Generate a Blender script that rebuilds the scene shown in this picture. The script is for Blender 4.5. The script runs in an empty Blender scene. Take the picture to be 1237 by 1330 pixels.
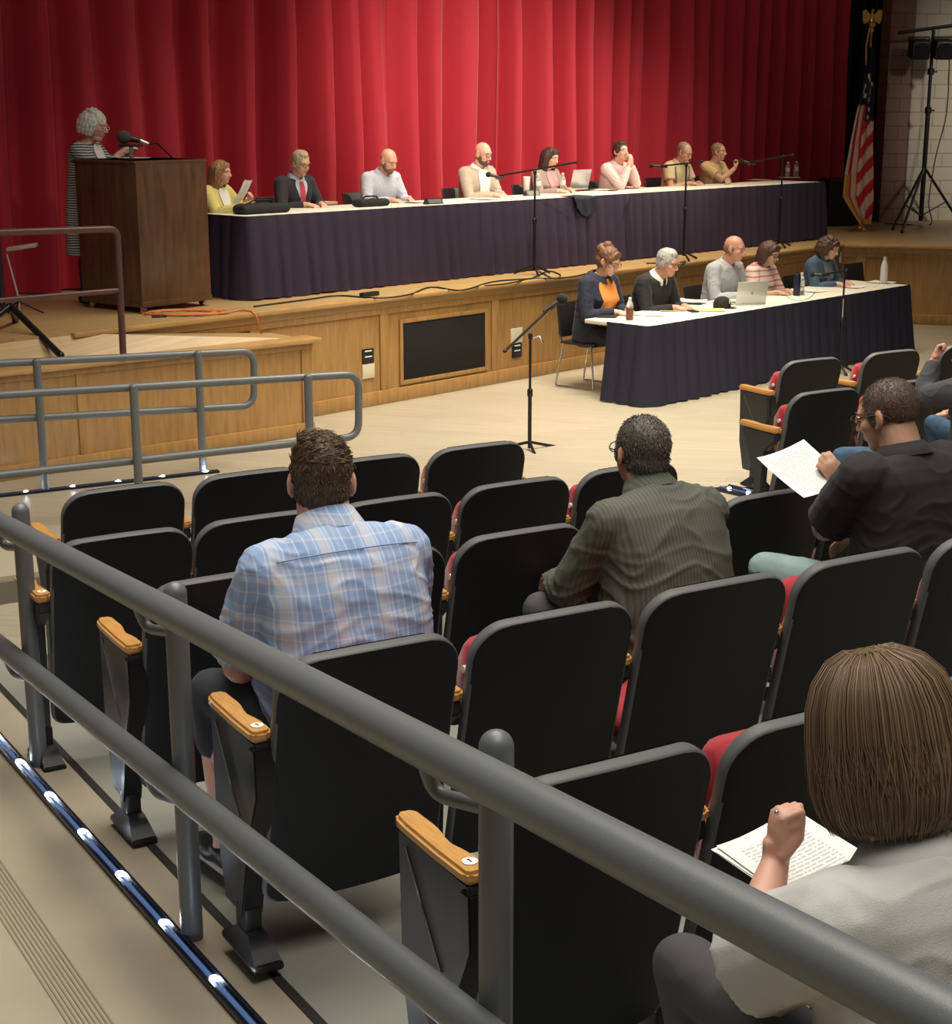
import bpy, bmesh, math, random
import numpy as np
from mathutils import Vector, Matrix, noise
R = math.radians
random.seed(7)
SC = bpy.context.scene
COL = SC.collection
# ------------------------------------------------------------------ camera
CAM_H = 2.66; F = 2050.0; CX = 625.0; HY = 144.0
PITCH = math.atan((665 - HY) / F)
cp_, sp_ = math.cos(PITCH), math.sin(PITCH)
cam_d = bpy.data.cameras.new('camera'); cam = bpy.data.objects.new('camera', cam_d); COL.objects.link(cam)
cam.location = (0, 0, CAM_H); cam.rotation_euler = (R(90) - PITCH, 0, 0)
cam_d.sensor_fit = 'AUTO'; cam_d.sensor_width = 36.0; cam_d.lens = F / 1330 * 36
cam_d.shift_x = -(CX - 618.5) / 1330; cam_d.clip_start = 0.05
SC.camera = cam
SC.view_settings.view_transform = 'Standard'; SC.view_settings.look = 'None'
def ray(px, py):
    a = (px - CX) / F; b = (665 - py) / F
    return Vector((a, cp_ + b * sp_, -sp_ + b * cp_))
def P(px, py, z):
    r = ray(px, py); t = (z - CAM_H) / r.z
    return Vector((0, 0, CAM_H)) + r * t
TU = Vector((math.sin(R(60)), math.cos(R(60)), 0)); TV = Vector((-math.cos(R(60)), math.sin(R(60)), 0))   # seat rows / aisle
SD = Vector((.682, .731, 0)); SN = Vector((.731, -.682, 0))                                              # stage: along / towards the audience
def UV(U, V, z=0): return TU * U + TV * V + Vector((0, 0, z))
def SB(s, b, z=0): return SD * s - SN * b + Vector((0, 0, z))
def fz(V): return max(0.0, .058 * (11.156 - V))
def Pb(px, py, b):     # the point on the vertical plane at stage depth b seen at this place
    r = ray(px, py); t = -b / (r.dot(SN)); return Vector((0, 0, CAM_H)) + r * t
def PU(px, py, U):
    r = ray(px, py); t = U / (r.dot(TU)); return Vector((0, 0, CAM_H)) + r * t
def yaw_of(f): return math.atan2(-f.x, f.y)
YN = yaw_of(SN); YV = yaw_of(TV)
# ------------------------------------------------------------------ materials
MATS = {}
def nd(nt, t, **k):
    n = nt.nodes.new(t)
    for a, b in k.items(): setattr(n, a, b)
    return n
def mat(name, col, rough=.6, metal=0., bump=0., bscale=60., var=0., vscale=6., spec=.5, emit=None, estr=0., sheen=0., stretch=None, alpha=1., trans=0., coat=0., sss=0., col2=None, attr=None):
    if name in MATS: return MATS[name]
    m = bpy.data.materials.new(name); m.use_nodes = True; nt = m.node_tree
    b = nt.nodes['Principled BSDF']; L = nt.links.new
    c = (*col, 1.)
    b.inputs['Base Color'].default_value = c; b.inputs['Roughness'].default_value = rough; b.inputs['Metallic'].default_value = metal
    b.inputs['Specular IOR Level'].default_value = spec
    if sheen: b.inputs['Sheen Weight'].default_value = sheen; b.inputs['Sheen Roughness'].default_value = .4
    if coat: b.inputs['Coat Weight'].default_value = coat; b.inputs['Coat Roughness'].default_value = .15
    if trans: b.inputs['Transmission Weight'].default_value = trans; b.inputs['IOR'].default_value = 1.33
    if sss: b.inputs['Subsurface Weight'].default_value = sss; b.inputs['Subsurface Radius'].default_value = (.012, .005, .003); b.inputs['Subsurface Scale'].default_value = 1.
    if emit: b.inputs['Emission Color'].default_value = (*emit, 1.); b.inputs['Emission Strength'].default_value = estr
    m.diffuse_color = c
    if var or bump or col2:
        tc = nd(nt, 'ShaderNodeTexCoord'); mp = nd(nt, 'ShaderNodeMapping'); L(tc.outputs['Object'], mp.inputs['Vector'])
        if stretch: mp.inputs['Scale'].default_value = stretch
        if var or col2:
            nz = nd(nt, 'ShaderNodeTexNoise'); nz.inputs['Scale'].default_value = vscale; nz.inputs['Detail'].default_value = 5; L(mp.outputs[0], nz.inputs['Vector'])
            rp = nd(nt, 'ShaderNodeValToRGB'); L(nz.outputs[0], rp.inputs[0])
            e = rp.color_ramp.elements
            e[0].position = .32; e[1].position = .68
            if col2: e[0].color = (*col2, 1); e[1].color = c
            else:
                e[0].color = (*[max(0, x * (1 - var)) for x in col], 1); e[1].color = (*[min(1, x * (1 + var)) for x in col], 1)
            L(rp.outputs[0], b.inputs['Base Color'])
        if bump:
            n2 = nd(nt, 'ShaderNodeTexNoise'); n2.inputs['Scale'].default_value = bscale; n2.inputs['Detail'].default_value = 4; L(mp.outputs[0], n2.inputs['Vector'])
            bp = nd(nt, 'ShaderNodeBump'); bp.inputs['Strength'].default_value = bump; bp.inputs['Distance'].default_value = .01
            L(n2.outputs[0], bp.inputs['Height']); L(bp.outputs[0], b.inputs['Normal'])
    if attr:
        at = nd(nt, 'ShaderNodeAttribute'); at.attribute_name = attr
        L(at.outputs['Color'], b.inputs['Base Color'])
    MATS[name] = m
    return m
def bands(nt, src, stops):
    """constant colour ramp fed by fract(src)"""
    fr = nd(nt, 'ShaderNodeMath', operation='FRACT'); nt.links.new(src, fr.inputs[0])
    rp = nd(nt, 'ShaderNodeValToRGB'); rp.color_ramp.interpolation = 'CONSTANT'
    e = rp.color_ramp.elements
    while len(e) > 1: e.remove(e[-1])
    e[0].position = stops[0][0]; e[0].color = (*stops[0][1], 1)
    for p_, c_ in stops[1:]:
        q = e.new(p_); q.color = (*c_, 1)
    nt.links.new(fr.outputs[0], rp.inputs[0])
    return rp.outputs[0]
def stripe_mat(name, axis_x, scale_x, stops_x, scale_z=None, stops_z=None, rough=.8, axis_z=2, fac=.5):
    """cloth woven in stripes (one set) or checks (two sets), in the cloth's own coordinates"""
    m = bpy.data.materials.new(name); m.use_nodes = True; nt = m.node_tree; L = nt.links.new
    b = nt.nodes['Principled BSDF']; b.inputs['Roughness'].default_value = rough
    tc = nd(nt, 'ShaderNodeTexCoord'); sx = nd(nt, 'ShaderNodeSeparateXYZ')
    nz = nd(nt, 'ShaderNodeTexNoise'); nz.inputs['Scale'].default_value = 5.
    mx = nd(nt, 'ShaderNodeMix', data_type='VECTOR'); mx.inputs['Factor'].default_value = .03
    L(tc.outputs['Object'], nz.inputs['Vector']); L(tc.outputs['Object'], mx.inputs[4]); L(nz.outputs['Color'], mx.inputs[5])
    L(mx.outputs[1], sx.inputs[0])
    def coord(ax, sc):
        mu = nd(nt, 'ShaderNodeMath', operation='MULTIPLY'); mu.inputs[1].default_value = sc
        L(sx.outputs[ax], mu.inputs[0]); ad = nd(nt, 'ShaderNodeMath', operation='ADD'); ad.inputs[1].default_value = 20.
        L(mu.outputs[0], ad.inputs[0]); return ad.outputs[0]
    c = bands(nt, coord(axis_x, scale_x), stops_x)
    if stops_z:
        c2 = bands(nt, coord(axis_z, scale_z), stops_z)
        mm = nd(nt, 'ShaderNodeMix', data_type='RGBA'); mm.inputs['Factor'].default_value = fac
        L(c, mm.inputs[6]); L(c2, mm.inputs[7]); c = mm.outputs[2]
    L(c, b.inputs['Base Color']); MATS[name] = m
    return m
def paper_mat():
    m = bpy.data.materials.new('printed_paper'); m.use_nodes = True; nt = m.node_tree; L = nt.links.new
    b = nt.nodes['Principled BSDF']; b.inputs['Roughness'].default_value = .7
    tc = nd(nt, 'ShaderNodeTexCoord'); sx = nd(nt, 'ShaderNodeSeparateXYZ'); L(tc.outputs['Object'], sx.inputs[0])
    y = nd(nt, 'ShaderNodeMath', operation='MULTIPLY'); y.inputs[1].default_value = 110.; L(sx.outputs[1], y.inputs[0])
    fy = nd(nt, 'ShaderNodeMath', operation='FRACT'); L(y.outputs[0], fy.inputs[0])
    ln = nd(nt, 'ShaderNodeMath', operation='LESS_THAN'); ln.inputs[1].default_value = .45; L(fy.outputs[0], ln.inputs[0])
    fl = nd(nt, 'ShaderNodeMath', operation='FLOOR'); L(y.outputs[0], fl.inputs[0])
    cx = nd(nt, 'ShaderNodeCombineXYZ'); L(fl.outputs[0], cx.inputs[1])
    x2 = nd(nt, 'ShaderNodeMath', operation='MULTIPLY'); x2.inputs[1].default_value = 110.; L(sx.outputs[0], x2.inputs[0]); L(x2.outputs[0], cx.inputs[0])
    nz = nd(nt, 'ShaderNodeTexNoise'); nz.inputs['Scale'].default_value = 1.; L(cx.outputs[0], nz.inputs['Vector'])
    g = nd(nt, 'ShaderNodeMath', operation='GREATER_THAN'); g.inputs[1].default_value = .45; L(nz.outputs[0], g.inputs[0])
    ab = nd(nt, 'ShaderNodeMath', operation='ABSOLUTE'); L(sx.outputs[0], ab.inputs[0])
    ma = nd(nt, 'ShaderNodeMath', operation='LESS_THAN'); ma.inputs[1].default_value = .078; L(ab.outputs[0], ma.inputs[0])
    aby = nd(nt, 'ShaderNodeMath', operation='ABSOLUTE'); L(sx.outputs[1], aby.inputs[0])
    may = nd(nt, 'ShaderNodeMath', operation='LESS_THAN'); may.inputs[1].default_value = .11; L(aby.outputs[0], may.inputs[0])
    o = ln.outputs[0]
    for q in (g, ma, may):
        mu = nd(nt, 'ShaderNodeMath', operation='MULTIPLY'); L(o, mu.inputs[0]); L(q.outputs[0], mu.inputs[1]); o = mu.outputs[0]
    mm = nd(nt, 'ShaderNodeMix', data_type='RGBA'); L(o, mm.inputs['Factor'])
    mm.inputs[6].default_value = (.78, .78, .76, 1); mm.inputs[7].default_value = (.48, .48, .49, 1)
    L(mm.outputs[2], b.inputs['Base Color']); MATS['printed_paper'] = m
    return m
def brick_mat(name, c1, c2, cm, bw=.4, bh=.2):
    m = bpy.data.materials.new(name); m.use_nodes = True; nt = m.node_tree; L = nt.links.new
    b = nt.nodes['Principled BSDF']; b.inputs['Roughness'].default_value = .75
    tc = nd(nt, 'ShaderNodeTexCoord'); sx = nd(nt, 'ShaderNodeSeparateXYZ'); cx = nd(nt, 'ShaderNodeCombineXYZ')
    L(tc.outputs['Object'], sx.inputs[0]); L(sx.outputs[0], cx.inputs[0]); L(sx.outputs[2], cx.inputs[1])
    br = nd(nt, 'ShaderNodeTexBrick'); L(cx.outputs[0], br.inputs['Vector'])
    br.inputs['Color1'].default_value = (*c1, 1); br.inputs['Color2'].default_value = (*c2, 1); br.inputs['Mortar'].default_value = (*cm, 1)
    br.inputs['Scale'].default_value = 1.; br.inputs['Mortar Size'].default_value = .008; br.inputs['Mortar Smooth'].default_value = .3
    br.inputs['Brick Width'].default_value = bw; br.inputs['Row Height'].default_value = bh
    L(br.outputs['Color'], b.inputs['Base Color'])
    bp = nd(nt, 'ShaderNodeBump'); bp.invert = True; bp.inputs['Strength'].default_value = .6; bp.inputs['Distance'].default_value = .01
    L(br.outputs['Fac'], bp.inputs['Height']); L(bp.outputs[0], b.inputs['Normal']); MATS[name] = m
    return m
def plank_mat(name, c1, c2, cm, ang, w=.15, ln=1.6, rough=.45):
    m = bpy.data.materials.new(name); m.use_nodes = True; nt = m.node_tree; L = nt.links.new
    b = nt.nodes['Principled BSDF']; b.inputs['Roughness'].default_value = rough
    tc = nd(nt, 'ShaderNodeTexCoord'); mp = nd(nt, 'ShaderNodeMapping'); mp.inputs['Rotation'].default_value = (0, 0, ang); L(tc.outputs['Object'], mp.inputs['Vector'])
    br = nd(nt, 'ShaderNodeTexBrick'); L(mp.outputs[0], br.inputs['Vector'])
    br.inputs['Color1'].default_value = (*c1, 1); br.inputs['Color2'].default_value = (*c2, 1); br.inputs['Mortar'].default_value = (*cm, 1)
    br.inputs['Scale'].default_value = 1.; br.inputs['Mortar Size'].default_value = .003; br.inputs['Brick Width'].default_value = ln; br.inputs['Row Height'].default_value = w
    m2 = nd(nt, 'ShaderNodeMapping'); m2.inputs['Scale'].default_value = (1.2, 22, 1); L(mp.outputs[0], m2.inputs['Vector'])
    nz = nd(nt, 'ShaderNodeTexNoise'); nz.inputs['Scale'].default_value = 1.5; nz.inputs['Detail'].default_value = 5; L(m2.outputs[0], nz.inputs['Vector'])
    rp = nd(nt, 'ShaderNodeValToRGB'); rp.color_ramp.elements[0].position = .3; rp.color_ramp.elements[1].position = .7
    rp.color_ramp.elements[0].color = (.80, .80, .80, 1); rp.color_ramp.elements[1].color = (1, 1, 1, 1); L(nz.outputs[0], rp.inputs[0])
    mm = nd(nt, 'ShaderNodeMix', data_type='RGBA', blend_type='MULTIPLY'); mm.inputs['Factor'].default_value = 1.
    L(br.outputs['Color'], mm.inputs[6]); L(rp.outputs[0], mm.inputs[7]); L(mm.outputs[2], b.inputs['Base Color']); MATS[name] = m
    return m
# ------------------------------------------------------------------ mesh kit
class MB:
    """collects shapes for ONE mesh object"""
    def __init__(s): s.bm = bmesh.new(); s.mi = 0
    def _face(s, vs):
        try:
            f = s.bm.faces.new(vs); f.material_index = s.mi; f.smooth = True; return f
        except ValueError: return None
    def box(s, c, size, M=None, bev=0., seg=2):
        t = bmesh.new(); bmesh.ops.create_cube(t, size=1.)
        for v in t.verts: v.co = Vector((v.co.x * size[0], v.co.y * size[1], v.co.z * size[2]))
        if bev: bmesh.ops.bevel(t, geom=t.edges[:], offset=min(bev, min(size) * .49), segments=seg, affect='EDGES', profile=.5)
        T = Matrix.Translation(c) @ (M.to_4x4() if M else Matrix())
        return s.merge(t, T)
    def merge(s, t, T=Matrix()):
        mp = {}
        for v in t.verts: mp[v] = s.bm.verts.new(T @ v.co)
        for f in t.faces: s._face([mp[v] for v in f.verts])
        t.free(); return s
    def ell(s, c, r, M=None, sub=3):
        t = bmesh.new(); bmesh.ops.create_icosphere(t, subdivisions=sub, radius=1.)
        if isinstance(r, (int, float)): r = (r, r, r)
        T = Matrix.Translation(c) @ (M.to_4x4() if M else Matrix()) @ Matrix.Diagonal((*r, 1))
        return s.merge(t, T)
    def rings(s, rs, closed_u=True, caps=True, loop=False):
        """skin a list of rings of points"""
        vs = [[s.bm.verts.new(p) for p in r] for r in rs]
        n = len(rs[0]); m = len(vs)
        for i in range(m if loop else m - 1):
            a, b = vs[i], vs[(i + 1) % m]
            for j in range(n if closed_u else n - 1):
                s._face([a[j], a[(j + 1) % n], b[(j + 1) % n], b[j]])
        if caps and closed_u and not loop:
            s._face(vs[0][::-1]); s._face(vs[-1])
        return s
    def cone(s, p0, p1, r0, r1=None, n=12):
        return s.tube([p0, p1], [r0, r0 if r1 is None else r1], n)
    def tube(s, pts, r, n=10, loop=False, flat=1.):
        pts = [Vector(p) for p in pts]; m = len(pts); rs = []
        if isinstance(r, (int, float)): r = [r] * m
        up = None
        for i, p in enumerate(pts):
            if loop: t = pts[(i + 1) % m] - pts[i - 1]
            else: t = pts[min(i + 1, m - 1)] - pts[max(i - 1, 0)]
            t.normalize()
            if up is None: up = Vector((0, 0, 1)) if abs(t.z) < .9 else Vector((0, 1, 0))
            a = t.cross(up); 
            if a.length < 1e-5: a = t.cross(Vector((1, 0, 0)))
            a.normalize(); b = a.cross(t).normalized(); up = b
            rs.append([p + (a * math.cos(2 * math.pi * j / n) + b * math.sin(2 * math.pi * j / n) * flat) * r[i] for j in range(n)])
        return s.rings(rs, loop=loop)
    def rcone(s, p0, p1, r0, r1, n=14):
        s.ell(p0, r0, sub=2); s.ell(p1, r1, sub=2); return s.cone(p0, p1, r0, r1, n)
    def lathe(s, c, prof, n=20, M=None):
        T = Matrix.Translation(c) @ (M.to_4x4() if M else Matrix())
        return s.rings([[T @ Vector((r * math.cos(2 * math.pi * j / n), r * math.sin(2 * math.pi * j / n), z)) for j in range(n)] for r, z in prof])
    def prism(s, poly, h, M=Matrix(), bev=0.):
        """poly in xy, thickness h along z (from 0)"""
        t = bmesh.new(); vs = [t.verts.new((x, y, 0)) for x, y in poly]; f = t.faces.new(vs)
        ex = bmesh.ops.extrude_face_region(t, geom=[f])
        for v in ex['geom']:
            if isinstance(v, bmesh.types.BMVert): v.co.z += h
        bmesh.ops.recalc_face_normals(t, faces=t.faces[:])
        if bev: bmesh.ops.bevel(t, geom=t.edges[:], offset=bev, segments=2, affect='EDGES')
        return s.merge(t, M)
    def grid(s, fn, nu, nv, wrap=False):
        vs = [[s.bm.verts.new(fn(i / nu, j / nv)) for j in range(nv + 1)] for i in range(nu + 1)]
        for i in range(nu):
            for j in range(nv): s._face([vs[i][j], vs[i + 1][j], vs[i + 1][j + 1], vs[i][j + 1]])
        return s
    def solidify(s, th):
        bmesh.ops.recalc_face_normals(s.bm, faces=s.bm.faces[:])
        bmesh.ops.solidify(s.bm, geom=s.bm.faces[:], thickness=th); return s
    def build(s, name, m, parent=None, sharp=40, world=False, recalc=True):
        if recalc: bmesh.ops.recalc_face_normals(s.bm, faces=s.bm.faces[:])
        me = bpy.data.meshes.new(name)
        if world and parent is not None: s.bm.transform(WM[parent.name].inverted())
        s.bm.to_mesh(me); s.bm.free()
        return link(name, me, m, parent, sharp)
WM = {}
def link(name, me, m, parent=None, sharp=40):
    o = bpy.data.objects.new(name, me); COL.objects.link(o)
    for q in (m if isinstance(m, (list, tuple)) else [m]): me.materials.append(q)
    if sharp:
        try: me.set_sharp_from_angle(angle=R(sharp))
        except Exception: pass
    if parent: o.parent = parent
    WM[o.name] = (WM[parent.name] if parent else Matrix())
    return o
def thing(name, label, cat, loc=(0, 0, 0), rotz=0., group=None, rot=None, M=None):
    o = bpy.data.objects.new(name, None); COL.objects.link(o); o.empty_display_size = .1
    if M is not None: o.matrix_world = M; W = M.copy()
    else:
        o.location = loc; o.rotation_euler = rot if rot else (0, 0, rotz)
        W = Matrix.Translation(loc) @ o.rotation_euler.to_matrix().to_4x4()
    WM[o.name] = W
    o['label'] = label; o['category'] = cat
    if group: o['group'] = group
    return o
def tag(o, label, cat, group=None, kind=None):
    o['label'] = label; o['category'] = cat
    if group: o['group'] = group
    if kind: o['kind'] = kind
    return o
def place(o, loc, rotz=0., rot=None):
    o.location = loc; o.rotation_euler = rot if rot else (0, 0, rotz); return o
def struct(o, label=None, cat=None):
    o['kind'] = 'structure'
    if label: o['label'] = label
    if cat: o['category'] = cat
    return o
def dup(root, loc, rotz, label, group=None, k=None):
    r = root.copy(); COL.objects.link(r); r.location = loc; r.rotation_euler = (0, 0, rotz); r['label'] = label
    if k: r.scale = (k, k, k)
    if group: r['group'] = group
    WM[r.name] = Matrix.Translation(loc) @ Matrix.Rotation(rotz, 4, 'Z')
    for ch in [o for o in ALLCH(root)]:
        c = ch.copy(); COL.objects.link(c); c.parent = r
        for g in ALLCH(ch):
            e = g.copy(); COL.objects.link(e); e.parent = c
    return r
def ALLCH(o): return list(o.children)
def voxel(mb, vox, smooth=2, fac=.5):
    """fuse the collected shapes into one continuous skin"""
    me = bpy.data.meshes.new('t'); mb.bm.to_mesh(me); mb.bm.free()
    o = bpy.data.objects.new('t', me); COL.objects.link(o)
    md = o.modifiers.new('r', 'REMESH'); md.mode = 'VOXEL'; md.voxel_size = vox; md.use_smooth_shade = True
    if smooth:
        sm = o.modifiers.new('s', 'SMOOTH'); sm.iterations = smooth; sm.factor = fac
    dg = bpy.context.evaluated_depsgraph_get(); dg.update()
    out = bpy.data.meshes.new_from_object(o.evaluated_get(dg))
    bpy.data.objects.remove(o); bpy.data.meshes.remove(me); out.materials.clear()
    return out
def displace(me, fn):
    n = len(me.vertices)
    co = np.empty(n * 3); me.vertices.foreach_get('co', co); no = np.empty(n * 3); me.vertices.foreach_get('normal', no)
    co = co.reshape(-1, 3); no = no.reshape(-1, 3)
    h = np.array([fn(Vector(c)) for c in co])
    co = co + no * h[:, None]; me.vertices.foreach_set('co', co.ravel()); me.update()
# ------------------------------------------------------------------ shared materials
def setup_mats():
    mat('rail_grey', (.140, .150, .155), .42, .15, bump=.05, bscale=300)
    mat('rail_brown', (.10, .045, .04), .4, .2)
    mat('shell_black', (.010, .011, .013), .55, bump=.1, bscale=400, spec=.25)
    mat('shell_rim', (.10, .103, .105), .5, spec=.3)
    mat('seat_red', (.36, .022, .035), .85, sheen=.25, bump=.15, bscale=500)
    mat('arm_wood', (.56, .29, .085), .32, var=.12, vscale=8, stretch=(20, 2, 20), coat=.3)
    mat('black_metal', (.012, .012, .014), .35, .3)
    mat('standard_grey', (.028, .028, .030), .5, bump=.05, bscale=200)
    mat('oak', (.40, .22, .075), .42, var=.16, vscale=3, stretch=(9, 9, 1.1), coat=.12)
    mat('oak_trim', (.46, .27, .10), .4, var=.12, vscale=3, stretch=(2, 2, 9), coat=.12)
    mat('dark_gap', (.008, .006, .007), .9)
    mat('concrete', (.285, .29, .25), .6, var=.10, vscale=2.2, bump=.06, bscale=40)
    mat('ramp_beige', (.39, .335, .25), .75, var=.09, vscale=2.0, bump=.05, bscale=200)
    mat('black_strip', (.02, .02, .018), .7)
    mat('paint_spot', (.75, .76, .70), .7)
    plank_mat('vinyl', (.44, .385, .29), (.405, .355, .265), (.34, .29, .215), R(17), .16, 1.5, .38)
    plank_mat('stage_floor', (.50, .335, .15), (.46, .30, .13), (.38, .25, .11), R(-47), .09, 2.2, .38)
    mat('curtain_red', (.41, .012, .032), .8, sheen=.12, bump=.12, bscale=250)
    mat('black_velour', (.006, .005, .006), .95)
    mat('navy_skirt', (.009, .009, .026), .8)
    mat('plum_skirt', (.020, .011, .034), .8)
    mat('table_white', (.72, .70, .60), .5)
    mat('white_plastic', (.78, .77, .72), .5)
    mat('chrome', (.6, .6, .6), .2, 1.)
    mat('alu', (.62, .62, .61), .35, .6)
    mat('cream_plate', (.70, .63, .47), .5)
    mat('white_paint', (.8, .8, .8), .6)
    paper_mat()
    mat('paper', (.80, .79, .74), .7)
    mat('manila', (.70, .52, .18), .7); mat('yellow_pad', (.78, .68, .28), .7)
    brick_mat('white_block', (.40, .365, .30), (.38, .345, .285), (.25, .22, .18), .41, .205)
    brick_mat('brown_block', (.17, .095, .075), (.16, .09, .07), (.10, .055, .045), .41, .205)
    mat('led', (.9, .95, 1.), .3, emit=(.72, .85, 1.), estr=140.)
    mat('led_cover', (.03, .05, .10), .15, emit=(.25, .45, 1.), estr=.25, coat=.5)  # clear cover strip; faint blue emission stands in for its reflected streaks
    mat('led_channel', (.006, .008, .016), .3)
    mat('walnut', (.085, .038, .018), .42, var=.35, vscale=2.5, stretch=(6, 6, 1), coat=.25)
    mat('gold', (.62, .38, .10), .3, .9)
    mat('black_plastic', (.012, .012, .013), .45)
    mat('foam_black', (.012, .012, .013), .95)
setup_mats()
G = MATS
# ------------------------------------------------------------------ floor
def uvsheet(name, U0, U1, V0, V1, m, dz=0.):
    b = MB(); br = [V0] + ([11.156] if V0 < 11.156 < V1 else []) + [V1]
    for a, c in zip(br, br[1:]):
        b._face([b.bm.verts.new(UV(u_, v_, fz(v_) + dz)) for u_, v_ in ((U0, a), (U1, a), (U1, c), (U0, c))])
    return b.build(name, m, recalc=False)
f0 = struct(uvsheet('floor', -9, 20, 6.95, 26, G['vinyl']))
struct(uvsheet('floor_seating', 1.395, 4.75, -3, 6.95, G['concrete']))
struct(uvsheet('floor_aisle', 4.75, 20, -3, 6.95, G['vinyl']))
struct(uvsheet('floor_ramp', -6, 1.395, -3, 6.95, G['ramp_beige']))
tr = 0
def trim(o):
    global tr
    tr += 1; o.name = 'trim_%d' % tr; return struct(o)
trim(uvsheet('trim', 1.385, 1.412, -3, 6.9, G['black_strip'], .004))
# ribbed anti-slip band pressed in the ramp
b = MB()
for i in range(9):
    U0 = .86 + i * .012
    b._face([b.bm.verts.new(UV(u_, v_, fz(v_) + .003)) for u_, v_ in ((U0, -2), (U0 + .005, -2), (U0 + .005, 6.9), (U0, 6.9))])
trim(b.build('trim', mat('groove', (.27, .225, .155), .8), recalc=False))
# pale paint drips on the concrete
for i, (U, V, r) in enumerate(((1.66, 3.35, .022), (1.60, 3.05, .018), (1.93, 3.75, .03), (2.02, 3.7, .016), (2.0, 3.62, .012), (1.70, 5.0, .02))):
    b = MB(); n = 14
    b._face([b.bm.verts.new(UV(U + r * (1 + .4 * math.sin(3 * q + i)) * math.cos(2 * math.pi * q / n), V + .6 * r * math.sin(2 * math.pi * q / n), fz(V) + .003)) for q in range(n)])
    o = b.build('paint_spot', G['paint_spot'], recalc=False)
    tag(o, ['white paint drip on the gray concrete beside the black line, near the striped wooden armrest', 'lowest white paint drip on the gray concrete floor', 'largest white paint fleck under the second aisle seat', 'small white paint fleck right of the largest one', 'tiny white paint fleck below the larger flecks', 'white paint fleck on the concrete by the third aisle seat'][i], 'paint spot')
# raised landing at the foot of the ramp
b = MB(); q = [UV(-5, 8.0), UV(2.15, 8.0), UV(2.15, 8.9), UV(-5, 8.9)]
b.rings([[Vector((p.x, p.y, 0)) for p in q], [Vector((p.x, p.y, .33)) for p in q]])
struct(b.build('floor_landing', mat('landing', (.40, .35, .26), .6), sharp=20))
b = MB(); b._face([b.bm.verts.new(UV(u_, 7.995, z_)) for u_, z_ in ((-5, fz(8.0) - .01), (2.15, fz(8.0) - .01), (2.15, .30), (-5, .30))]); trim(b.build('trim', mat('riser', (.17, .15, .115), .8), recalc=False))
# ------------------------------------------------------------------ stage
ST = 1.0; BE = 10.6
E3 = SB(18.17, BE); E4 = E3 + Vector((1.31, -.36, 0)).normalized() * 4.5
poly = [SB(3.5, 10.75), SB(6.7, BE), E3, E4, Vector((13, 22, 0)), SB(30, 17), SB(3.5, 17)]
b = MB(); b.rings([[Vector((p.x, p.y, .9)) for p in poly], [Vector((p.x, p.y, ST)) for p in poly]])
struct(b.build('floor_stage', G['stage_floor'], sharp=30))
def panelled(name, A, Bp, z0, z1, stiles, thick=.1, inset=.018, base=.13, top=.12, right_out=1):
    """a wood front from A to B: body, stiles, top rail, base; one mesh, all one panelled face"""
    d = (Bp - A); Ln = d.length; d.normalize(); nn = Vector((d.y, -d.x, 0))
    M = Matrix((d, -nn, Vector((0, 0, 1)))).transposed()
    b = MB(); b.box(A + d * Ln / 2 - nn * thick / 2 + Vector((0, 0, (z0 + z1) / 2)), (Ln, thick, z1 - z0), M)
    b.box(A + d * Ln / 2 + nn * inset / 2 + Vector((0, 0, z1 - top / 2)), (Ln, inset, top), M, .004)
    b.box(A + d * Ln / 2 + nn * (inset + .012) / 2 + Vector((0, 0, z0 + base / 2)), (Ln, inset + .012, base), M, .006)
    for s_, w in stiles:
        b.box(A + d * s_ + nn * inset / 2 + Vector((0, 0, (z0 + base + z1 - top) / 2)), (w, inset, z1 - z0 - top - base), M, .004)
    return b.build(name, G['oak'], sharp=30)
A = SB(6.7, BE + .03); Bq = SB(18.17, BE + .03)
def s_at(px, py, bb=BE): return Pb(px, py, bb).dot(SD)
s1 = s_at(501, 450); s2 = s_at(645, 440); L = s2 - s1
st = [(s1 - 6.7 + k * L, .1) for k in range(-3, 9) if .1 < s1 - 6.7 + k * L < 11.3]
struct(panelled('wall_stage_front', A, Bq, 0, .96, st))
dE = (E4 - E3).normalized(); nE = Vector((dE.y, -dE.x, 0))
struct(panelled('wall_stage_wing', E3 - nE * .03, E4 - nE * .03, 0, .96, [(.25, .12), (1.75, .12), (3.2, .12)]))
def nosing(P0, P1, z, w=.06, h=.045):
    d = (P1 - P0); Ln = d.length; d.normalize(); nn = Vector((d.y, -d.x, 0)); M = Matrix((d, -nn, Vector((0, 0, 1)))).transposed()
    b = MB(); b.box((P0 + P1) / 2 + nn * (w / 2 - .01) + Vector((0, 0, z)), (Ln, w, h), M, .012); return trim(b.build('trim', G['oak_trim']))
nosing(SB(6.72, BE), SB(18.2, BE), ST - .018); nosing(E3, E4, ST - .018)
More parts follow.
